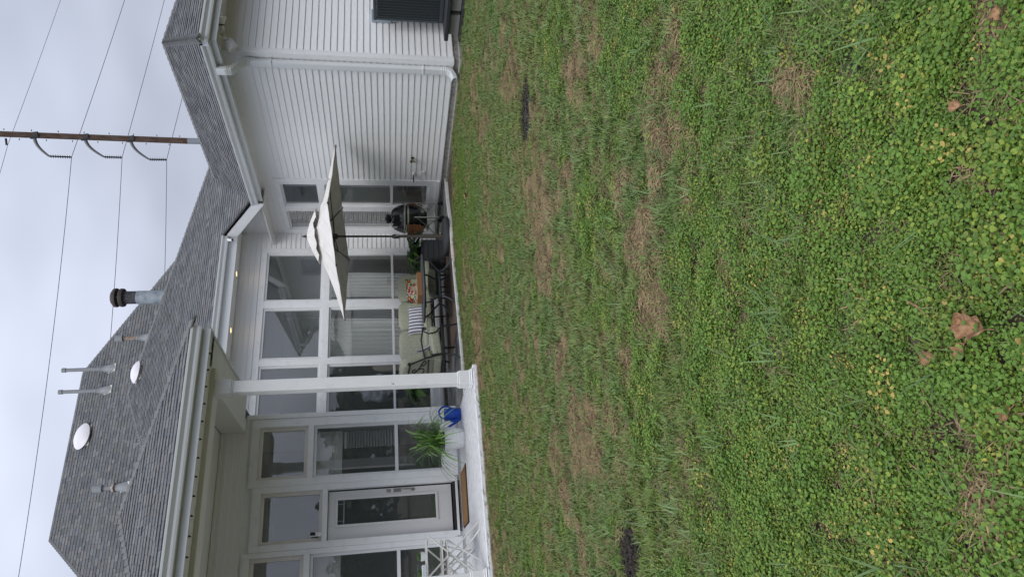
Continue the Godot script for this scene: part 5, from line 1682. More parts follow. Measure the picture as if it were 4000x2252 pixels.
func condenser():
	var x0 = 8.74; var z0 = -7.98; var z1 = -7.05
	# two concrete blocks on a lower pad carry the upper pad
	solo("ground_pad", boxm(Vector3(x0 + 0.02, 0.004, z0 - 0.02), Vector3(x0 + 1.1, 0.05, z1 + 0.12), 0.008), M.pad, "black plastic pad lying on the ground under the concrete blocks", "pad")
	for k in 4:
		var bx = x0 + 0.10 + (k / 2) * 0.55; var bz = z0 + 0.06 + (k % 2) * 0.47
		solo("concrete_block", boxm(Vector3(bx, 0.051, bz), Vector3(bx + 0.38, 0.228, bz + 0.395), 0.012), M.block, ["grey concrete block under the pad, against the siding", "grey concrete block under the pad, out on the lawn side", "inner concrete block under the pad, against the siding", "inner concrete block under the pad, on the lawn side"][k], "block", "blocks under the air conditioner")
	solo("equipment_pad", boxm(Vector3(x0, 0.229, z0), Vector3(x0 + 1.08, 0.296, z1 + 0.02), 0.010), M.pad, "thick black pad directly beneath the air conditioner", "pad")
	var t = thing("air_conditioner", "dark grey air conditioner with louvred guard on raised pads", "air conditioner", Vector3(9.08, 0.297, -7.92))
	var w = 0.74; var d = 0.80; var h = 1.14
	put("coil", boxm(Vector3(0.035, 0.04, 0.035), Vector3(w - 0.035, h - 0.06, d - 0.035)), M.ac_dark, t)
	put("base_pan", boxm(Vector3(0, 0.001, 0), Vector3(w, 0.07, d), 0.01), M.ac, t)
	put("top_cover", boxm(Vector3(-0.008, h - 0.055, -0.008), Vector3(w + 0.008, h, d + 0.008), 0.012), M.ac, t)
	for cx in [0.0, w - 0.04]:
		for cz in [0.0, d - 0.04]:
			put("corner_post", boxm(Vector3(cx, 0.071, cz), Vector3(cx + 0.04, h - 0.056, cz + 0.04), 0.006), M.ac, t)
	# louvred guard: vertical ribs and fine slats
	for k in 70:
		var y = 0.078 + k * 0.01435
		put("louvre", boxm(Vector3(0.004, y, 0.041), Vector3(0.012, y + 0.0062, d - 0.041)), M.ac, t)
	for k in 13:
		var z = 0.075 + k * 0.054
		put("guard_rib", boxm(Vector3(0.0, 0.072, z - 0.006), Vector3(0.0035, h - 0.057, z + 0.006)), M.ac, t)
	for k in 48:
		var y = 0.078 + k * 0.0209
		put("louvre", boxm(Vector3(0.041, y, d - 0.012), Vector3(w - 0.041, y + 0.009, d - 0.004)), M.ac, t)

# ---------------------------------------------------------------- what shows through the glass
func wavy_curtain(w, h, waves, depth, seed_, flare = 0.0):
	var m = MB.new()
	var g = []
	var n = int(waves * 8)
	for i in n + 1:
		var q = float(i) / n
		var row = []
		for j in 9:
			var s = j / 8.0
			var x = w * (q - 0.5) * (1.0 + flare * s) + 0.02 * sin(s * 3.0 + seed_)
			row.append(Vector3(x, -h * s, depth * sin(q * waves * TAU + 0.5 * sin(s * 4 + seed_)) * (0.4 + 0.6 * s)))
		g.append(row)
	m.sheet(g, false)
	return m

func curtain(at, turn, w, h, waves, m, label, seed_):
	var t = thing("curtain", label, "curtain", at, turn)
	put("cloth", wavy_curtain(w, h, waves, 0.028, seed_), m, t)
	put("rod", tubem([Vector3(-w * 0.55, 0.02, 0), Vector3(w * 0.55, 0.02, 0)], 0.012, 8), M.grey_plastic, t)

func slatted_blind(at, turn, w, h, label, m):
	var t = thing("window_blind", label, "blind", at, turn)
	put("head_rail", boxm(Vector3(-w / 2, -0.04, -0.02), Vector3(w / 2, 0.0, 0.02), 0.003), m, t)
	var k = 0
	while 0.06 + k * 0.05 < h:
		put("slat", boxm(Vector3(-w / 2 + 0.005, -0.0015, -0.024), Vector3(w / 2 - 0.005, 0.0015, 0.024)), m, t, Transform3D(Basis(Vector3.RIGHT, 0.5), Vector3(0, -0.06 - k * 0.05, 0)))
		k += 1

func make_interior():
	var a = house
	# main room: floor, ceiling, back and end walls
	put("room_floor", boxm(Vector3(-3.9, 0.126, -19.9), Vector3(3.50, 0.25, -11.87)), M.inside_floor, a)
	put("room_floor", boxm(Vector3(3.52, 0.131, -19.9), Vector3(8.40, 0.25, -13.75)), M.inside_floor, a)
	put("room_ceiling", boxm(Vector3(-3.9, 4.10, -19.9), Vector3(3.50, 4.2, -11.5)), M.inside, a)
	put("room_ceiling", boxm(Vector3(3.50, 4.10, -19.9), Vector3(8.40, 4.2, -13.75)), M.inside, a)
	put("room_wall", boxm(Vector3(-3.9, 0.251, -18.0), Vector3(8.40, 4.10, -17.9)), M.inside, a)
	put("room_wall", boxm(Vector3(8.41, 0.251, -17.9), Vector3(8.50, 4.10, -13.76)), M.inside, a)
	put("room_wall", boxm(Vector3(-0.9, 0.251, -17.9), Vector3(-0.8, 4.10, -11.87)), M.inside, a)
	# wing room
	put("room_floor", boxm(Vector3(8.70, 0.131, -13.7), Vector3(12.9, 0.16, -8.4)), M.inside_floor, a)
	put("room_ceiling", boxm(Vector3(8.55, 3.80, -13.72), Vector3(12.9, 3.9, -8.22)), M.inside, a)
	put("room_wall", boxm(Vector3(8.70, 0.16, -13.85), Vector3(12.9, 3.80, -13.75)), M.inside, a)
	put("room_wall", boxm(Vector3(10.6, 0.16, -13.74), Vector3(10.7, 3.80, -8.4)), M.inside, a)
	# curtains and blinds
	curtain(Vector3(7.30, 2.62, -13.86), 0.0, 0.62, 2.2, 7, M.sheer, "pale sheer curtain in the patio window nearest the inside corner", 1)
	curtain(Vector3(5.98, 2.62, -13.86), 0.0, 0.98, 2.2, 10, M.sheer, "wide white sheer curtain in the middle patio window", 2)
	curtain(Vector3(8.74, 3.36, -11.90), PI / 2, 0.34, 2.9, 5, M.mauve, "narrow mauve curtain inside the right wing's window", 3)
	slatted_blind(Vector3(8.78, 3.38, -13.12), PI / 2, 0.56, 2.6, "pale slatted blind in the right wing's window by the corner", M.blind)
	slatted_blind(Vector3(3.26, 2.06, -12.05), 0.0, 0.30, 0.90, "narrow white slatted blind in the window beside the door", M.blind)
	for q in [[2.60, 3.42, "white boxed valance across the window beside the door"], [0.50, 1.36, "white boxed valance across the window behind the plant stand"]]:
		var v = thing("window_valance", q[2], "valance", Vector3((q[0] + q[1]) / 2, 2.09, -12.0))
		var hw = (q[1] - q[0]) / 2
		put("board", boxm(Vector3(-hw, 0.0, -0.02), Vector3(hw, 0.42, 0.0), 0.004), M.blind, v)
		for y in [0.13, 0.17, 0.36]: put("moulding", boxm(Vector3(-hw, y, 0.0005), Vector3(hw, y + 0.022, 0.018), 0.005), M.blind, v)
	# casement wall with a white window seen across the room corner
	dining_chair()
	person()

func dining_chair():
	var t = thing("dining_chair", "cream upholstered chair with brown nail-studded edge indoors", "chair", Vector3(5.60, 0.251, -14.25), deg_to_rad(160))
	var b = MB.new(); b.cushion(Vector3(0.24, 0.36, 0.06), Transform3D(Basis(Vector3.RIGHT, deg_to_rad(-8)), Vector3(0, 1.02, -0.22)), 0.5, 0.6)
	var bo = put("back", b, M.cream_cloth, t)
	var band = MB.new()
	var pts = []
	for k in 17:
		var g = PI * k / 16
		pts.append(Vector3(cos(g) * 0.235, 1.02 + sin(g) * 0.33 - 0.02, -0.165))
	band.tube(pts, 0.020, 6)
	put("leather_edge", band, M.leather, bo)
	for k in range(1, 16):
		put("nail", tubem([pts[k], pts[k] + Vector3(0, 0, 0.024)], 0.006, 6), M.steel, bo)
	var s = MB.new(); s.cushion(Vector3(0.25, 0.06, 0.25), Transform3D(Basis.IDENTITY, Vector3(0, 0.45, 0.02)), 0.4, 0.3)
	put("seat", s, M.cream_cloth, t)
	for x in [-0.2, 0.2]:
		for z in [-0.2, 0.2]: put("leg", tubem([Vector3(x, 0.42, z), Vector3(x * 1.05, 0.001, z * 1.05)], [0.024, 0.016], 8), M.leather, t)

# distance to a tapered capsule
func cap_d(p, a, b, ra, rb):
	var ab = b - a
	var t = clampf((p - a).dot(ab) / maxf(ab.length_squared(), 1e-9), 0.0, 1.0)
	return p.distance_to(a + ab * t) - lerpf(ra, rb, t)

# surface nets over a smooth union of tapered capsules
func blend_mesh(bones, cell, k, mb, squash = Vector3.ONE, ripple = 0.0):
	var lo = Vector3(1e9, 1e9, 1e9); var hi = -lo
	for b in bones:
		var r = maxf(b[2], b[3]) + k + cell
		for q in [b[0], b[1]]:
			lo = lo.min(q - Vector3(r, r, r)); hi = hi.max(q + Vector3(r, r, r))
	var nx = int((hi.x - lo.x) / cell) + 2; var ny = int((hi.y - lo.y) / cell) + 2; var nz = int((hi.z - lo.z) / cell) + 2
	var f = PackedFloat32Array(); f.resize(nx * ny * nz)
	f.fill(9.0)
	for b in bones:
		var r = maxf(b[2], b[3]) + k + 2.0 * cell
		var l = b[0].min(b[1]) - Vector3(r, r, r); var h = b[0].max(b[1]) + Vector3(r, r, r)
		for z in range(maxi(0, int((l.z - lo.z) / cell)), mini(nz, int((h.z - lo.z) / cell) + 2)):
			for y in range(maxi(0, int((l.y - lo.y) / cell)), mini(ny, int((h.y - lo.y) / cell) + 2)):
				for x in range(maxi(0, int((l.x - lo.x) / cell)), mini(nx, int((h.x - lo.x) / cell) + 2)):
					var p = lo + Vector3(x, y, z) * cell
					var d = cap_d(p, b[0], b[1], b[2], b[3])
					if ripple > 0.0: d += ripple * sin(p.y * 46.0 + 9.0 * sin(p.x * 11.0)) * 0.5 + ripple * 0.5 * sin(p.x * 60.0 + p.y * 25.0)
					var i = x + nx * (y + ny * z)
					var e = f[i]
					if e > 8.0: f[i] = d
					else:
						var hh = clampf(0.5 + 0.5 * (e - d) / k, 0.0, 1.0)
						f[i] = lerpf(e, d, hh) - k * hh * (1.0 - hh)
	var vi = {}
	var vp = []
	for z in nz - 1:
		for y in ny - 1:
			for x in nx - 1:
				var s = Vector3.ZERO; var c = 0
				var v = []
				var any_in = false; var any_out = false
				for q in 8:
					var w = f[(x + (q & 1)) + nx * ((y + ((q >> 1) & 1)) + ny * (z + (q >> 2)))]
					v.append(w)
					if w < 0.0: any_in = true
					else: any_out = true
				if not (any_in and any_out): continue
				for e in [[0, 1], [2, 3], [4, 5], [6, 7], [0, 2], [1, 3], [4, 6], [5, 7], [0, 4], [1, 5], [2, 6], [3, 7]]:
					var va = v[e[0]]; var vb = v[e[1]]
					if (va < 0.0) == (vb < 0.0): continue
					var t = va / (va - vb)
					var pa = Vector3(e[0] & 1, (e[0] >> 1) & 1, e[0] >> 2); var pb = Vector3(e[1] & 1, (e[1] >> 1) & 1, e[1] >> 2)
					s += pa.lerp(pb, t); c += 1
				vi[x + nx * (y + ny * z)] = vp.size()
				vp.append(lo + (Vector3(x, y, z) + s / c) * cell)
	var nr = []
	for i in vp.size(): nr.append(Vector3.ZERO)
	var quads = []
	for z in range(1, nz - 1):
		for y in range(1, ny - 1):
			for x in range(1, nx - 1):
				var a = f[x + nx * (y + ny * z)]
				for ax in 3:
					var o = [1, nx, nx * ny][ax]
					var b = f[x + nx * (y + ny * z) + o]
					if (a < 0.0) == (b < 0.0): continue
					var o1 = [nx, nx * ny, 1][ax]; var o2 = [nx * ny, 1, nx][ax]
					var i0 = x + nx * (y + ny * z)
					if not (vi.has(i0) and vi.has(i0 - o1) and vi.has(i0 - o2) and vi.has(i0 - o1 - o2)): continue
					var q = [vi[i0], vi[i0 - o1], vi[i0 - o1 - o2], vi[i0 - o2]]
					if a >= 0.0: q.reverse()
					var n = (vp[q[1]] - vp[q[0]]).cross(vp[q[2]] - vp[q[0]])
					for j in q: nr[j] += n
					quads.append(q)
	for q in quads:
		mb.tri_s(vp[q[0]], vp[q[1]], vp[q[2]], nr[q[0]].normalized(), nr[q[1]].normalized(), nr[q[2]].normalized())
		mb.tri_s(vp[q[0]], vp[q[2]], vp[q[3]], nr[q[0]].normalized(), nr[q[2]].normalized(), nr[q[3]].normalized())

func person():
	var t = thing("person", "person in a grey shirt seen from behind through the patio window", "person", Vector3(4.86, 0.251, -13.98), deg_to_rad(186))
	# joints, local +z is where the person looks
	var pelvis = Vector3(0, 0.98, 0); var chest = Vector3(0, 1.38, -0.01); var neck = Vector3(0, 1.56, 0.0); var head = Vector3(0, 1.70, 0.03)
	var body = [[pelvis, Vector3(0, 1.15, 0), 0.135, 0.125], [Vector3(-0.07, 1.15, 0), Vector3(-0.09, 1.40, -0.01), 0.105, 0.115], [Vector3(0.07, 1.15, 0), Vector3(0.09, 1.40, -0.01), 0.105, 0.115], [Vector3(-0.17, 1.49, -0.01), Vector3(0.17, 1.49, -0.01), 0.070, 0.070], [chest, neck, 0.10, 0.058], [neck, Vector3(0, 1.63, 0.02), 0.056, 0.06]]
	var arms = []
	var legs = []
	for s in [-1.0, 1.0]:
		arms.append([Vector3(s * 0.20, 1.47, -0.01), Vector3(s * 0.255, 1.20, -0.04), 0.060, 0.048])
		arms.append([Vector3(s * 0.255, 1.20, -0.04), Vector3(s * 0.20, 1.05, 0.19), 0.046, 0.032])
		legs.append([Vector3(s * 0.09, 0.95, 0), Vector3(s * 0.105, 0.52, 0.01), 0.095, 0.062])
		legs.append([Vector3(s * 0.105, 0.52, 0.01), Vector3(s * 0.11, 0.09, -0.02), 0.060, 0.040])
		legs.append([Vector3(s * 0.11, 0.045, -0.04), Vector3(s * 0.13, 0.035, 0.15), 0.042, 0.035])
	var m = MB.new()
	blend_mesh(body + arms + legs, 0.024, 0.05, m)
	# head on a finer grid: skull, jaw, nose, ears
	blend_mesh([[Vector3(0, 1.735, 0.0), Vector3(0, 1.715, 0.045), 0.092, 0.080], [Vector3(0, 1.665, 0.05), Vector3(0, 1.640, 0.075), 0.058, 0.040], [Vector3(0, 1.61, 0.01), Vector3(0, 1.68, 0.015), 0.056, 0.058], [Vector3(0, 1.705, 0.118), Vector3(0, 1.685, 0.132), 0.010, 0.014], [Vector3(-0.086, 1.70, 0.02), Vector3(-0.092, 1.675, 0.018), 0.014, 0.010], [Vector3(0.086, 1.70, 0.02), Vector3(0.092, 1.675, 0.018), 0.014, 0.010]], 0.009, 0.022, m)
	for s in [-1.0, 1.0]:
		var w = Vector3(s * 0.20, 1.05, 0.19)
		var fb = [[w, w + Vector3(-s * 0.01, -0.02, 0.075), 0.027, 0.032], [w + Vector3(-s * 0.03, -0.01, 0.035), w + Vector3(-s * 0.055, 0.01, 0.085), 0.012, 0.009]]
		for k in 4:
			var b = w + Vector3(-s * 0.01 + (k - 1.5) * 0.019, -0.02, 0.085)
			var l = [0.055, 0.068, 0.072, 0.062][k]
			fb.append([b, b + Vector3(0, -0.012, l * 0.55), 0.0095, 0.009]); fb.append([b + Vector3(0, -0.012, l * 0.55), b + Vector3(0, -0.04, l * 0.8), 0.009, 0.008])
		blend_mesh(fb, 0.006, 0.006, m)
	put("body", m, M.skin, t)
	var sh = MB.new()
	var cloth = []
	for b in body: if b[1].y < 1.58 and b[0].y < 1.55: cloth.append([b[0], b[1], b[2] + 0.022, b[3] + (0.020 if b[3] > 0.06 else 0.012)])
	cloth.append([Vector3(-0.03, 0.90, 0), Vector3(0.03, 0.90, 0), 0.155, 0.155])
	cloth.append([Vector3(0, 1.535, -0.01), Vector3(0, 1.555, 0.0), 0.078, 0.074])
	for b in arms: cloth.append([b[0], b[1], b[2] + 0.020, b[3] + 0.018])
	blend_mesh(cloth, 0.018, 0.06, sh, Vector3.ONE, 0.012)
	put("shirt", sh, M.shirt, t)
	var tr = MB.new()
	var pants = []
	for b in legs: if b[0].y > 0.3: pants.append([b[0], b[1], b[2] + 0.016, b[3] + 0.022])
	pants.append([Vector3(0, 0.93, 0), Vector3(0, 0.99, 0), 0.150, 0.150])
	blend_mesh(pants, 0.024, 0.04, tr)
	put("trousers", tr, M.trousers, t)
	var hr = MB.new()
	blend_mesh([[Vector3(0, 1.765, -0.018), Vector3(0, 1.755, 0.03), 0.098, 0.085], [Vector3(0, 1.70, -0.045), Vector3(0, 1.64, -0.035), 0.074, 0.055]], 0.012, 0.02, hr)
	put("hair", hr, M.hair, t)

# ---------------------------------------------------------------- power line behind the house
func make_power_line():
	# leaning slightly, as the line of its shaft in the photograph shows
	var foot = Vector3(32.6, 0.0, -40.3); var top = Vector3(28.3, 25.0, -34.3)
	foot = Vector3(31.6, 0.0, -38.6)
	var t = thing("utility_pole", "tall rusty steel utility pole with curved arms behind the house", "utility pole", foot)
	var ax = (Vector3(28.55, 23.27, -34.67) - Vector3(30.72, 13.36, -37.56)) / 9.91
	var at = func(y): return Vector3(30.72, 13.36, -37.56) + ax * (y - 13.36) - foot
	put("lower_shaft", tubem([Vector3.ZERO, at.call(13.97)], 0.20, 18), M.galv, t)
	put("shaft", tubem([at.call(13.971), at.call(25.5)], [0.195, 0.165], 18), M.rust_pole, t)
	for k in 17:
		var p = at.call(14.4 + k * 0.62); var s = 1.0 if k % 2 == 0 else -1.0
		put("step_bolt", tubem([p + Vector3(0.16 * s, 0, 0.16 * s), p + Vector3(0.24 * s, 0, 0.22 * s)], 0.025, 6), M.rust_pole, t)
	var ends = []
	for q in [[21.75, Vector3(28.17, 21.24, -36.17), Vector3(28.44, 20.20, -36.56)], [19.35, Vector3(28.86, 18.60, -37.02), Vector3(29.10, 17.70, -37.34)], [17.05, Vector3(29.30, 16.25, -37.75), Vector3(29.52, 15.30, -38.02)]]:
		var a = at.call(q[0]); var b = q[1] - foot; var d = q[2] - foot
		var arm = MB.new()
		var pts = []
		for i in 11:
			var s = i / 10.0
			var p = a.lerp(b, s); p.y = a.y + (b.y - a.y) * pow(s, 1.9) + 0.10 * sin(PI * s)
			pts.append(p)
		arm.tube(pts, [0.11, 0.11, 0.105, 0.10, 0.095, 0.09, 0.085, 0.08, 0.075, 0.07, 0.065], 10)
		var ao = put("arm", arm, M.pipe_grey, t)
		put("bracket", tubem([a + Vector3(0.05, -0.22, 0), a + Vector3(-0.05, 0.22, 0)], 0.20, 10), M.soot, ao)
		var ins = MB.new()
		ins.tube([b, d], 0.045, 8)
		var dir = (d - b).normalized()
		for i in 9:
			var p = b.lerp(d, (i + 0.8) / 9.6)
			ins.tube([p - dir * 0.02, p, p + dir * 0.02], [0.055, 0.14, 0.055], 12)
		put("insulator", ins, M.wire, t)
		ends.append(q[2])
	put("bracket", tubem([at.call(23.05) + Vector3(-0.2, 0, -0.15), at.call(23.05) + Vector3(-0.55, -0.05, -0.30)], 0.06, 8), M.soot, t)
	ends.insert(0, at.call(23.0) + foot + Vector3(-0.55, -0.05, -0.30))
	# wires: to the far pole beyond the wing and to the near one beyond the house
	for i in 4:
		var e = ends[i]
		for s in WIRES[i]:
			var far_end = Vector3(s[0], s[1], s[2])
			var pts = []
			for k in 25:
				var q = k / 24.0
				var p = e.lerp(far_end, q)
				p.y -= s[3] * 4.0 * q * (1.0 - q)
				pts.append(p)
			var m = MB.new(); m.tube(pts, 0.017 if i > 0 else 0.012, 5)
			var way = "over the house" if s[4] == 0 else "away past the right wing"
			var which = ["thin topmost wire", "highest of three insulated wires", "middle one of three insulated wires", "lowest of three insulated wires"][i]
			solo("power_line", m, M.wire, "%s running from the pole %s" % [which, way], "power line", "power lines")

const WIRES = [[[45.52, 22.95, -36.09, 0.05, 1], [15.89, 23.31, -34.63, 0.25, 0]], [[46.71, 19.12, -36.66, 0.05, 1], [2.12, 21.18, -43.64, 0.25, 0]], [[47.35, 16.71, -36.94, 0.05, 1], [1.82, 18.17, -44.90, 0.25, 0]], [[47.98, 13.94, -37.18, 0.05, 1], [1.52, 15.13, -45.94, 0.25, 0]]]

# ---------------------------------------------------------------- unseen trees behind the viewer, placed to darken what the lower panes mirror
func make_unseen_trees():
	var clump = MB.new()
	var r = RandomNumberGenerator.new(); r.seed = 404
	for k in 46:
		var p = Vector3(r.randf_range(-1, 1), r.randf_range(-0.8, 0.8), r.randf_range(-1, 1)) * 0.55
		var b = Basis.from_euler(Vector3(r.randf() * 6.0, r.randf() * 6.0, r.randf() * 6.0))
		var s = r.randf_range(0.10, 0.20)
		clump.tri(p + b * Vector3(-s, 0, 0), p + b * Vector3(s, 0, 0), p + b * Vector3(0, s * 1.9, 0))
		clump.tri(p + b * Vector3(-s, 0, 0), p + b * Vector3(0, -s * 1.5, s * 0.4), p + b * Vector3(s, 0, 0))
	var list = []
	for k in 30:
		var g = lerpf(deg_to_rad(-8), deg_to_rad(205), k / 29.0) + r.randf_range(-0.03, 0.03)
		var d = r.randf_range(30.0, 37.0)
		var c = Vector3(3.0 + cos(g) * d, 0, -8.0 + sin(g) * d)
		var h = r.randf_range(4.2, 6.4); var w = r.randf_range(2.2, 3.4)
		for i in 110:
			var q = Vector3(r.randfn(0, 0.42), r.randfn(0, 0.40), r.randfn(0, 0.42))
			if q.length() > 1.15: continue
			var at = c + Vector3(q.x * w, maxf(0.3, h * 0.55 + q.y * h * 0.48), q.z * w)
			var v = r.randf_range(0.7, 1.3)
			list.append([Transform3D(Basis.from_euler(Vector3(r.randf() * 6, r.randf() * 6, 0)) * Basis.from_scale(Vector3.ONE * r.randf_range(0.8, 1.5)), at), Color(0.035 * v, 0.062 * v, 0.020 * v)])
	scatter("unseen_tree_belt", clump.mesh(), list, vertex_mat(0.8), "belt of leafy trees out of view, darkening what the windows mirror", "trees")

# ---------------------------------------------------------------- lawn
func make_lawn_details():
	# fallen leaves
	var lm = noise_mat([[0.15, 0.075, 0.035], [0.30, 0.165, 0.08], [0.42, 0.26, 0.14]], [0.2, 0.5, 0.85], 0.03, 0.12, 0.8, 81)
	var places = [[0.494, -1.166, 0.040, 0.9, "large curled tan dead leaf lying on the clover"], [0.477, -1.314, 0.022, 1.3, "small pale dead leaf beside the large curled leaf"], [0.455, -1.22, 0.022, 2.2, "small reddish-brown dead leaf close to the large curled leaf"], [0.949, -0.973, 0.017, 0.9, "crumpled brown dead leaf on the bare clover patch"], [1.045, -0.80, 0.016, 2.9, "brown dead leaf in the grass by the bare spot"], [6.15, -8.68, 0.05, 0.2, "single pale dead leaf on the grass before the patio"], [0.30, -1.18, 0.02, 1.9, "tiny tan dead leaf in thick clover"]]
	var r = RandomNumberGenerator.new(); r.seed = 91
	for q in places:
		var m = MB.new()
		var g = []
		for i in 13:
			var row = []
			var u = i / 6.0 - 1.0
			for j in 7:
				var v = j / 3.0 - 1.0
				var w = pow(maxf(0.0, 1.0 - u * u), 0.55) * (1.0 + 0.22 * sin(u * 9.0 + v))
				row.append(Vector3(u * q[2], 0.20 * q[2] + 0.55 * q[2] * v * v * w + 0.14 * q[2] * sin(5.0 * u + 2.0 * v) + 0.25 * q[2] * u * u, v * w * q[2] * 0.75))
			g.append(row)
		m.sheet(g, true)
		var t = thing("dead_leaf", q[4], "leaf", Vector3(q[0], 0.026, q[1]), q[3], "fallen leaves on the lawn")
		put("blade", m, lm, t)
		put("stalk", tubem([Vector3(-q[2] * 0.9, q[2] * 0.3, 0), Vector3(-q[2] * 1.3, q[2] * 0.12, 0.1 * q[2])], 0.0012, 4), lm, t)
	var st = MB.new()
	st.tube([Vector3(0.57, 0.03, -1.275), Vector3(0.60, 0.036, -1.285), Vector3(0.625, 0.032, -1.31)], [0.0025, 0.003, 0.002], 5)
	solo("twig", st, lm, "short brown twig on the clover near the large leaf", "twig")

func blade(m, at, a, l, w, lean, bend, segs = 3):
	var d = Vector3(cos(a), 0, sin(a)); var s = Vector3(-sin(a), 0, cos(a))
	var prev_l = at - s * w; var prev_r = at + s * w
	for i in segs:
		var q = float(i + 1) / segs
		var p = at + d * (l * (sin(lean) * q + bend * q * q * 0.5)) + Vector3(0, l * maxf(0.0, cos(lean) * q - bend * q * q * 0.55), 0)
		var hw = w * (1.0 - q * q * 0.92)
		var cl = p - s * hw; var cr = p + s * hw
		if i < segs - 1:
			m.quad(prev_l, prev_r, cr, cl)
		else:
			m.tri(prev_l, prev_r, p)
		prev_l = cl; prev_r = cr

func tuft_mesh(n, l0, l1, w, spread, lean0, lean1, seed_):
	var m = MB.new()
	var r = RandomNumberGenerator.new(); r.seed = seed_
	for k in n:
		var a = r.randf() * TAU; var d = sqrt(r.randf()) * spread; var g = r.randf() * TAU
		blade(m, Vector3(cos(g) * d, 0.0, sin(g) * d), a, r.randf_range(l0, l1), w * r.randf_range(0.7, 1.25), r.randf_range(lean0, lean1), r.randf_range(0.1, 0.8))
	return m.mesh()

func clover_mesh(n, spread, seed_):
	var m = MB.new()
	var r = RandomNumberGenerator.new(); r.seed = seed_
	for k in n:
		var g = r.randf() * TAU; var d = sqrt(r.randf()) * spread
		var h = r.randf_range(0.008, 0.030)
		var rad = r.randf_range(0.0025, 0.0048)
		var c = Vector3(cos(g) * d, h, sin(g) * d)
		var b = Basis.from_euler(Vector3(r.randf_range(-0.55, 0.55), r.randf() * TAU, r.randf_range(-0.55, 0.55)))
		var p = []
		for i in 8:
			var a = TAU * i / 8
			var rr = rad * (0.62 if i == 0 else 1.0)      # the notch where the stalk joins
			p.append(c + b * Vector3(cos(a) * rr, 0.12 * rad * cos(2 * a), sin(a) * rr))
		for i in 8: m.tri(c - b * Vector3(0, rad * 0.12, 0), p[(i + 1) % 8], p[i])
	return m.mesh()

func straw_mesh(n, spread, seed_, l0 = 0.02, l1 = 0.07):
	var m = MB.new()
	var r = RandomNumberGenerator.new(); r.seed = seed_
	for k in n:
		var g = r.randf() * TAU; var d = sqrt(r.randf()) * spread
		var a = r.randf() * TAU; var l = r.randf_range(l0, l1); var w = r.randf_range(0.0007, 0.0018)
		var y = r.randf_range(0.002, 0.014)
		var c = Vector3(cos(g) * d, y, sin(g) * d)
		var dd = Vector3(cos(a), r.randf_range(-0.12, 0.22), sin(a)); var s = Vector3(-sin(a), 0.3, cos(a)) * w
		var e = c + dd * l; var mid = c + dd * l * 0.5 + Vector3(0, 0.004, 0)
		m.quad(c - s, c + s, mid + s, mid - s)
		m.quad(mid - s, mid + s, e + s * 0.4, e - s * 0.4)
	return m.mesh()

func scatter(called, mesh, list, material, label, category):
	var mm = MultiMesh.new()
	mm.transform_format = MultiMesh.TRANSFORM_3D
	mm.use_colors = true
	mm.mesh = mesh
	mm.instance_count = list.size()
	for i in list.size():
		mm.set_instance_transform(i, list[i][0])
		mm.set_instance_color(i, list[i][1])
	var o = MultiMeshInstance3D.new()
	o.name = numbered(called)
	o.multimesh = mm
	o.material_override = material
	o.set_meta("kind", "stuff")
	add_child(o)
	tag(o, label, category)

func on_lawn(x, z):
	if x > 8.40 and z < -7.9: return false
	if x > 8.70 and z < -6.8: return false
	if z < -9.10 and x < 3.55 and x > 0.1: return false
	if z < -10.62:
		if x < 3.6: return false
		var edge = -10.60 - (x - 3.5) * 0.168
		if z < edge + 0.0: return false
	if z < -13.0 or (x < 0.1 and z < -11.6): return false
	return true

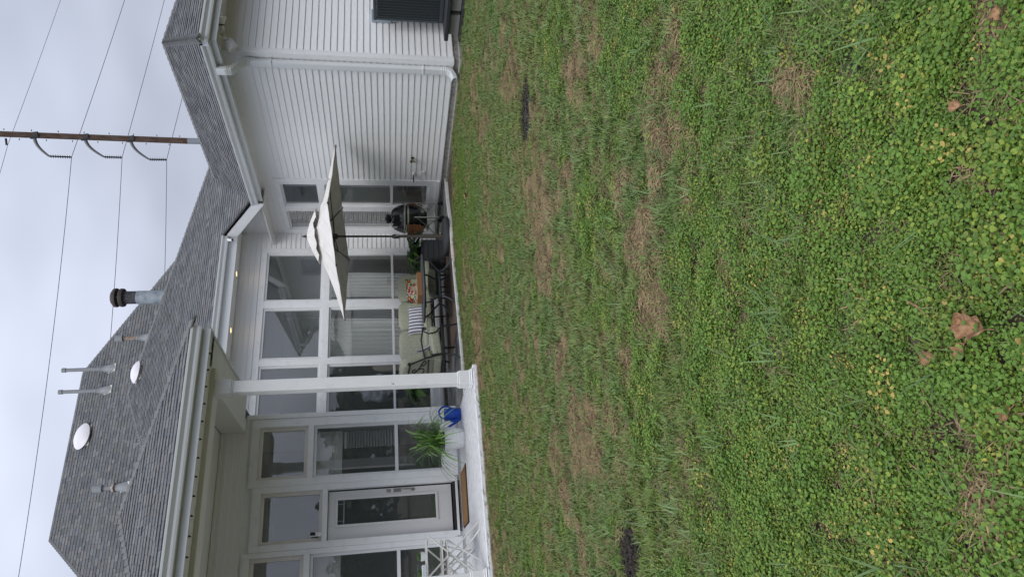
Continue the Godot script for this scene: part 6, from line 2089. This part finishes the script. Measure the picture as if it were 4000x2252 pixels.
func make_grass():
	var r = RandomNumberGenerator.new(); r.seed = 1234
	var short_l = [[], [], []]; var clover_l = [[], [], []]; var straw_l = [[], []]; var coarse_l = [[], []]
	var vm = vertex_mat(0.62)
	vm.backlight = Color(0.22, 0.30, 0.08)
	var sm = vertex_mat(0.95)
	# rings about the viewer's feet: denser where blades can be told apart
	var zones = [[0.5, 2.6, 3400], [2.6, 4.5, 2700], [4.5, 7.5, 2100], [7.5, 13.0, 1500]]
	for zn in zones:
		var a0 = deg_to_rad(-14.0); var a1 = deg_to_rad(68.0)
		var area = (a1 - a0) / 2.0 * (zn[1] * zn[1] - zn[0] * zn[0])
		var count = int(area * zn[2])
		for k in count:
			var d = sqrt(lerpf(zn[0] * zn[0], zn[1] * zn[1], r.randf()))
			var g = lerpf(a0, a1, r.randf())
			var x = sin(g) * d; var z = -cos(g) * d
			if not on_lawn(x, z): continue
			if in_patches(BARE_SOIL, x, z) > 0.50 + 0.25 * r.randf(): continue
			var thin = maxf(in_patches(THIN, x, z), 0.0) * 0.85 + 0.55 * n_big.get_noise_2d(x * 1.3, z * 1.3) + 0.75 * n_mid.get_noise_2d(x, z) + 0.02
			var clover_here = clampf(in_patches(CLOVER, x, z), 0.0, 1.0)
			thin -= 0.30 * clover_here - 0.03
			var gap = n_gap.get_noise_2d(x, z)
			if gap < -0.30 and r.randf() < 0.72: continue
			var cl = n_cl.get_noise_2d(x, z) * 0.75 + 0.5 * n_mid.get_noise_2d(x + 40.0, z) + lerpf(-0.60, 0.34, clover_here)
			var yaw = r.randf() * TAU
			var lush = 1.0 + 0.55 * gap
			var b = Basis(Vector3.UP, yaw) * Basis.from_scale(Vector3.ONE * r.randf_range(0.75, 1.30) * lush)
			var xf = Transform3D(b, Vector3(x, -0.002 + 0.012 * maxf(0.0, gap), z))
			var v = r.randf_range(0.75, 1.25)
			var dice = r.randf()
			if thin > 0.26 + 0.28 * dice:
				var tone = r.randf()
				straw_l[r.randi() % 2].append([xf, Color((0.17 + 0.15 * tone) * v, (0.122 + 0.112 * tone) * v, (0.062 + 0.062 * tone) * v)])
				if dice > 0.22: continue
			if dice > 0.90 + 0.06 * clover_here:
				straw_l[r.randi() % 2].append([xf, Color(0.22 * v, 0.17 * v, 0.085 * v)])
			elif cl > r.randf_range(-0.42, 0.42):
				var yel = r.randf()
				var c = Color(0.095 * v, 0.182 * v, 0.018 * v)
				if yel > 0.72: c = Color(0.165 * v, 0.225 * v, 0.024 * v)
				if yel > 0.978: c = Color(0.34 * v, 0.27 * v, 0.06 * v)
				clover_l[r.randi() % 3].append([xf, c])
			else:
				var cool = n_big.get_noise_2d(x * 0.8 + 90.0, z * 0.8)
				var c = Color((0.112 + 0.028 * cool) * v, (0.178 + 0.010 * cool) * v, (0.026 - 0.008 * cool) * v)
				if dice > 0.72: c = Color(0.185 * v, 0.225 * v, 0.070 * v)
				if r.randf() < 0.045: coarse_l[r.randi() % 2].append([xf, Color(0.115 * v, 0.195 * v, 0.060 * v)])
				else: short_l[r.randi() % 3].append([xf, c])
	for i in 3:
		scatter("grass", tuft_mesh(13, 0.018, 0.056, 0.0021, 0.030, 0.35, 1.3, 300 + i), short_l[i], vm, "short mown green grass of the back lawn", "grass")
		scatter("clover", clover_mesh(28, 0.034, 320 + i), clover_l[i], vm, "low round-leaved clover spread through the lawn", "clover")
	for i in 2:
		scatter("dry_grass", straw_mesh(30, 0.045, 340 + i, 0.012, 0.045), straw_l[i], sm, "dead tan grass and thatch in thin spots of the lawn", "dry grass")
		scatter("coarse_grass", tuft_mesh(7, 0.05, 0.12, 0.0026, 0.012, 0.5, 1.25, 360 + i), coarse_l[i], vm, "longer coarse grass blades growing among the clover", "coarse grass")
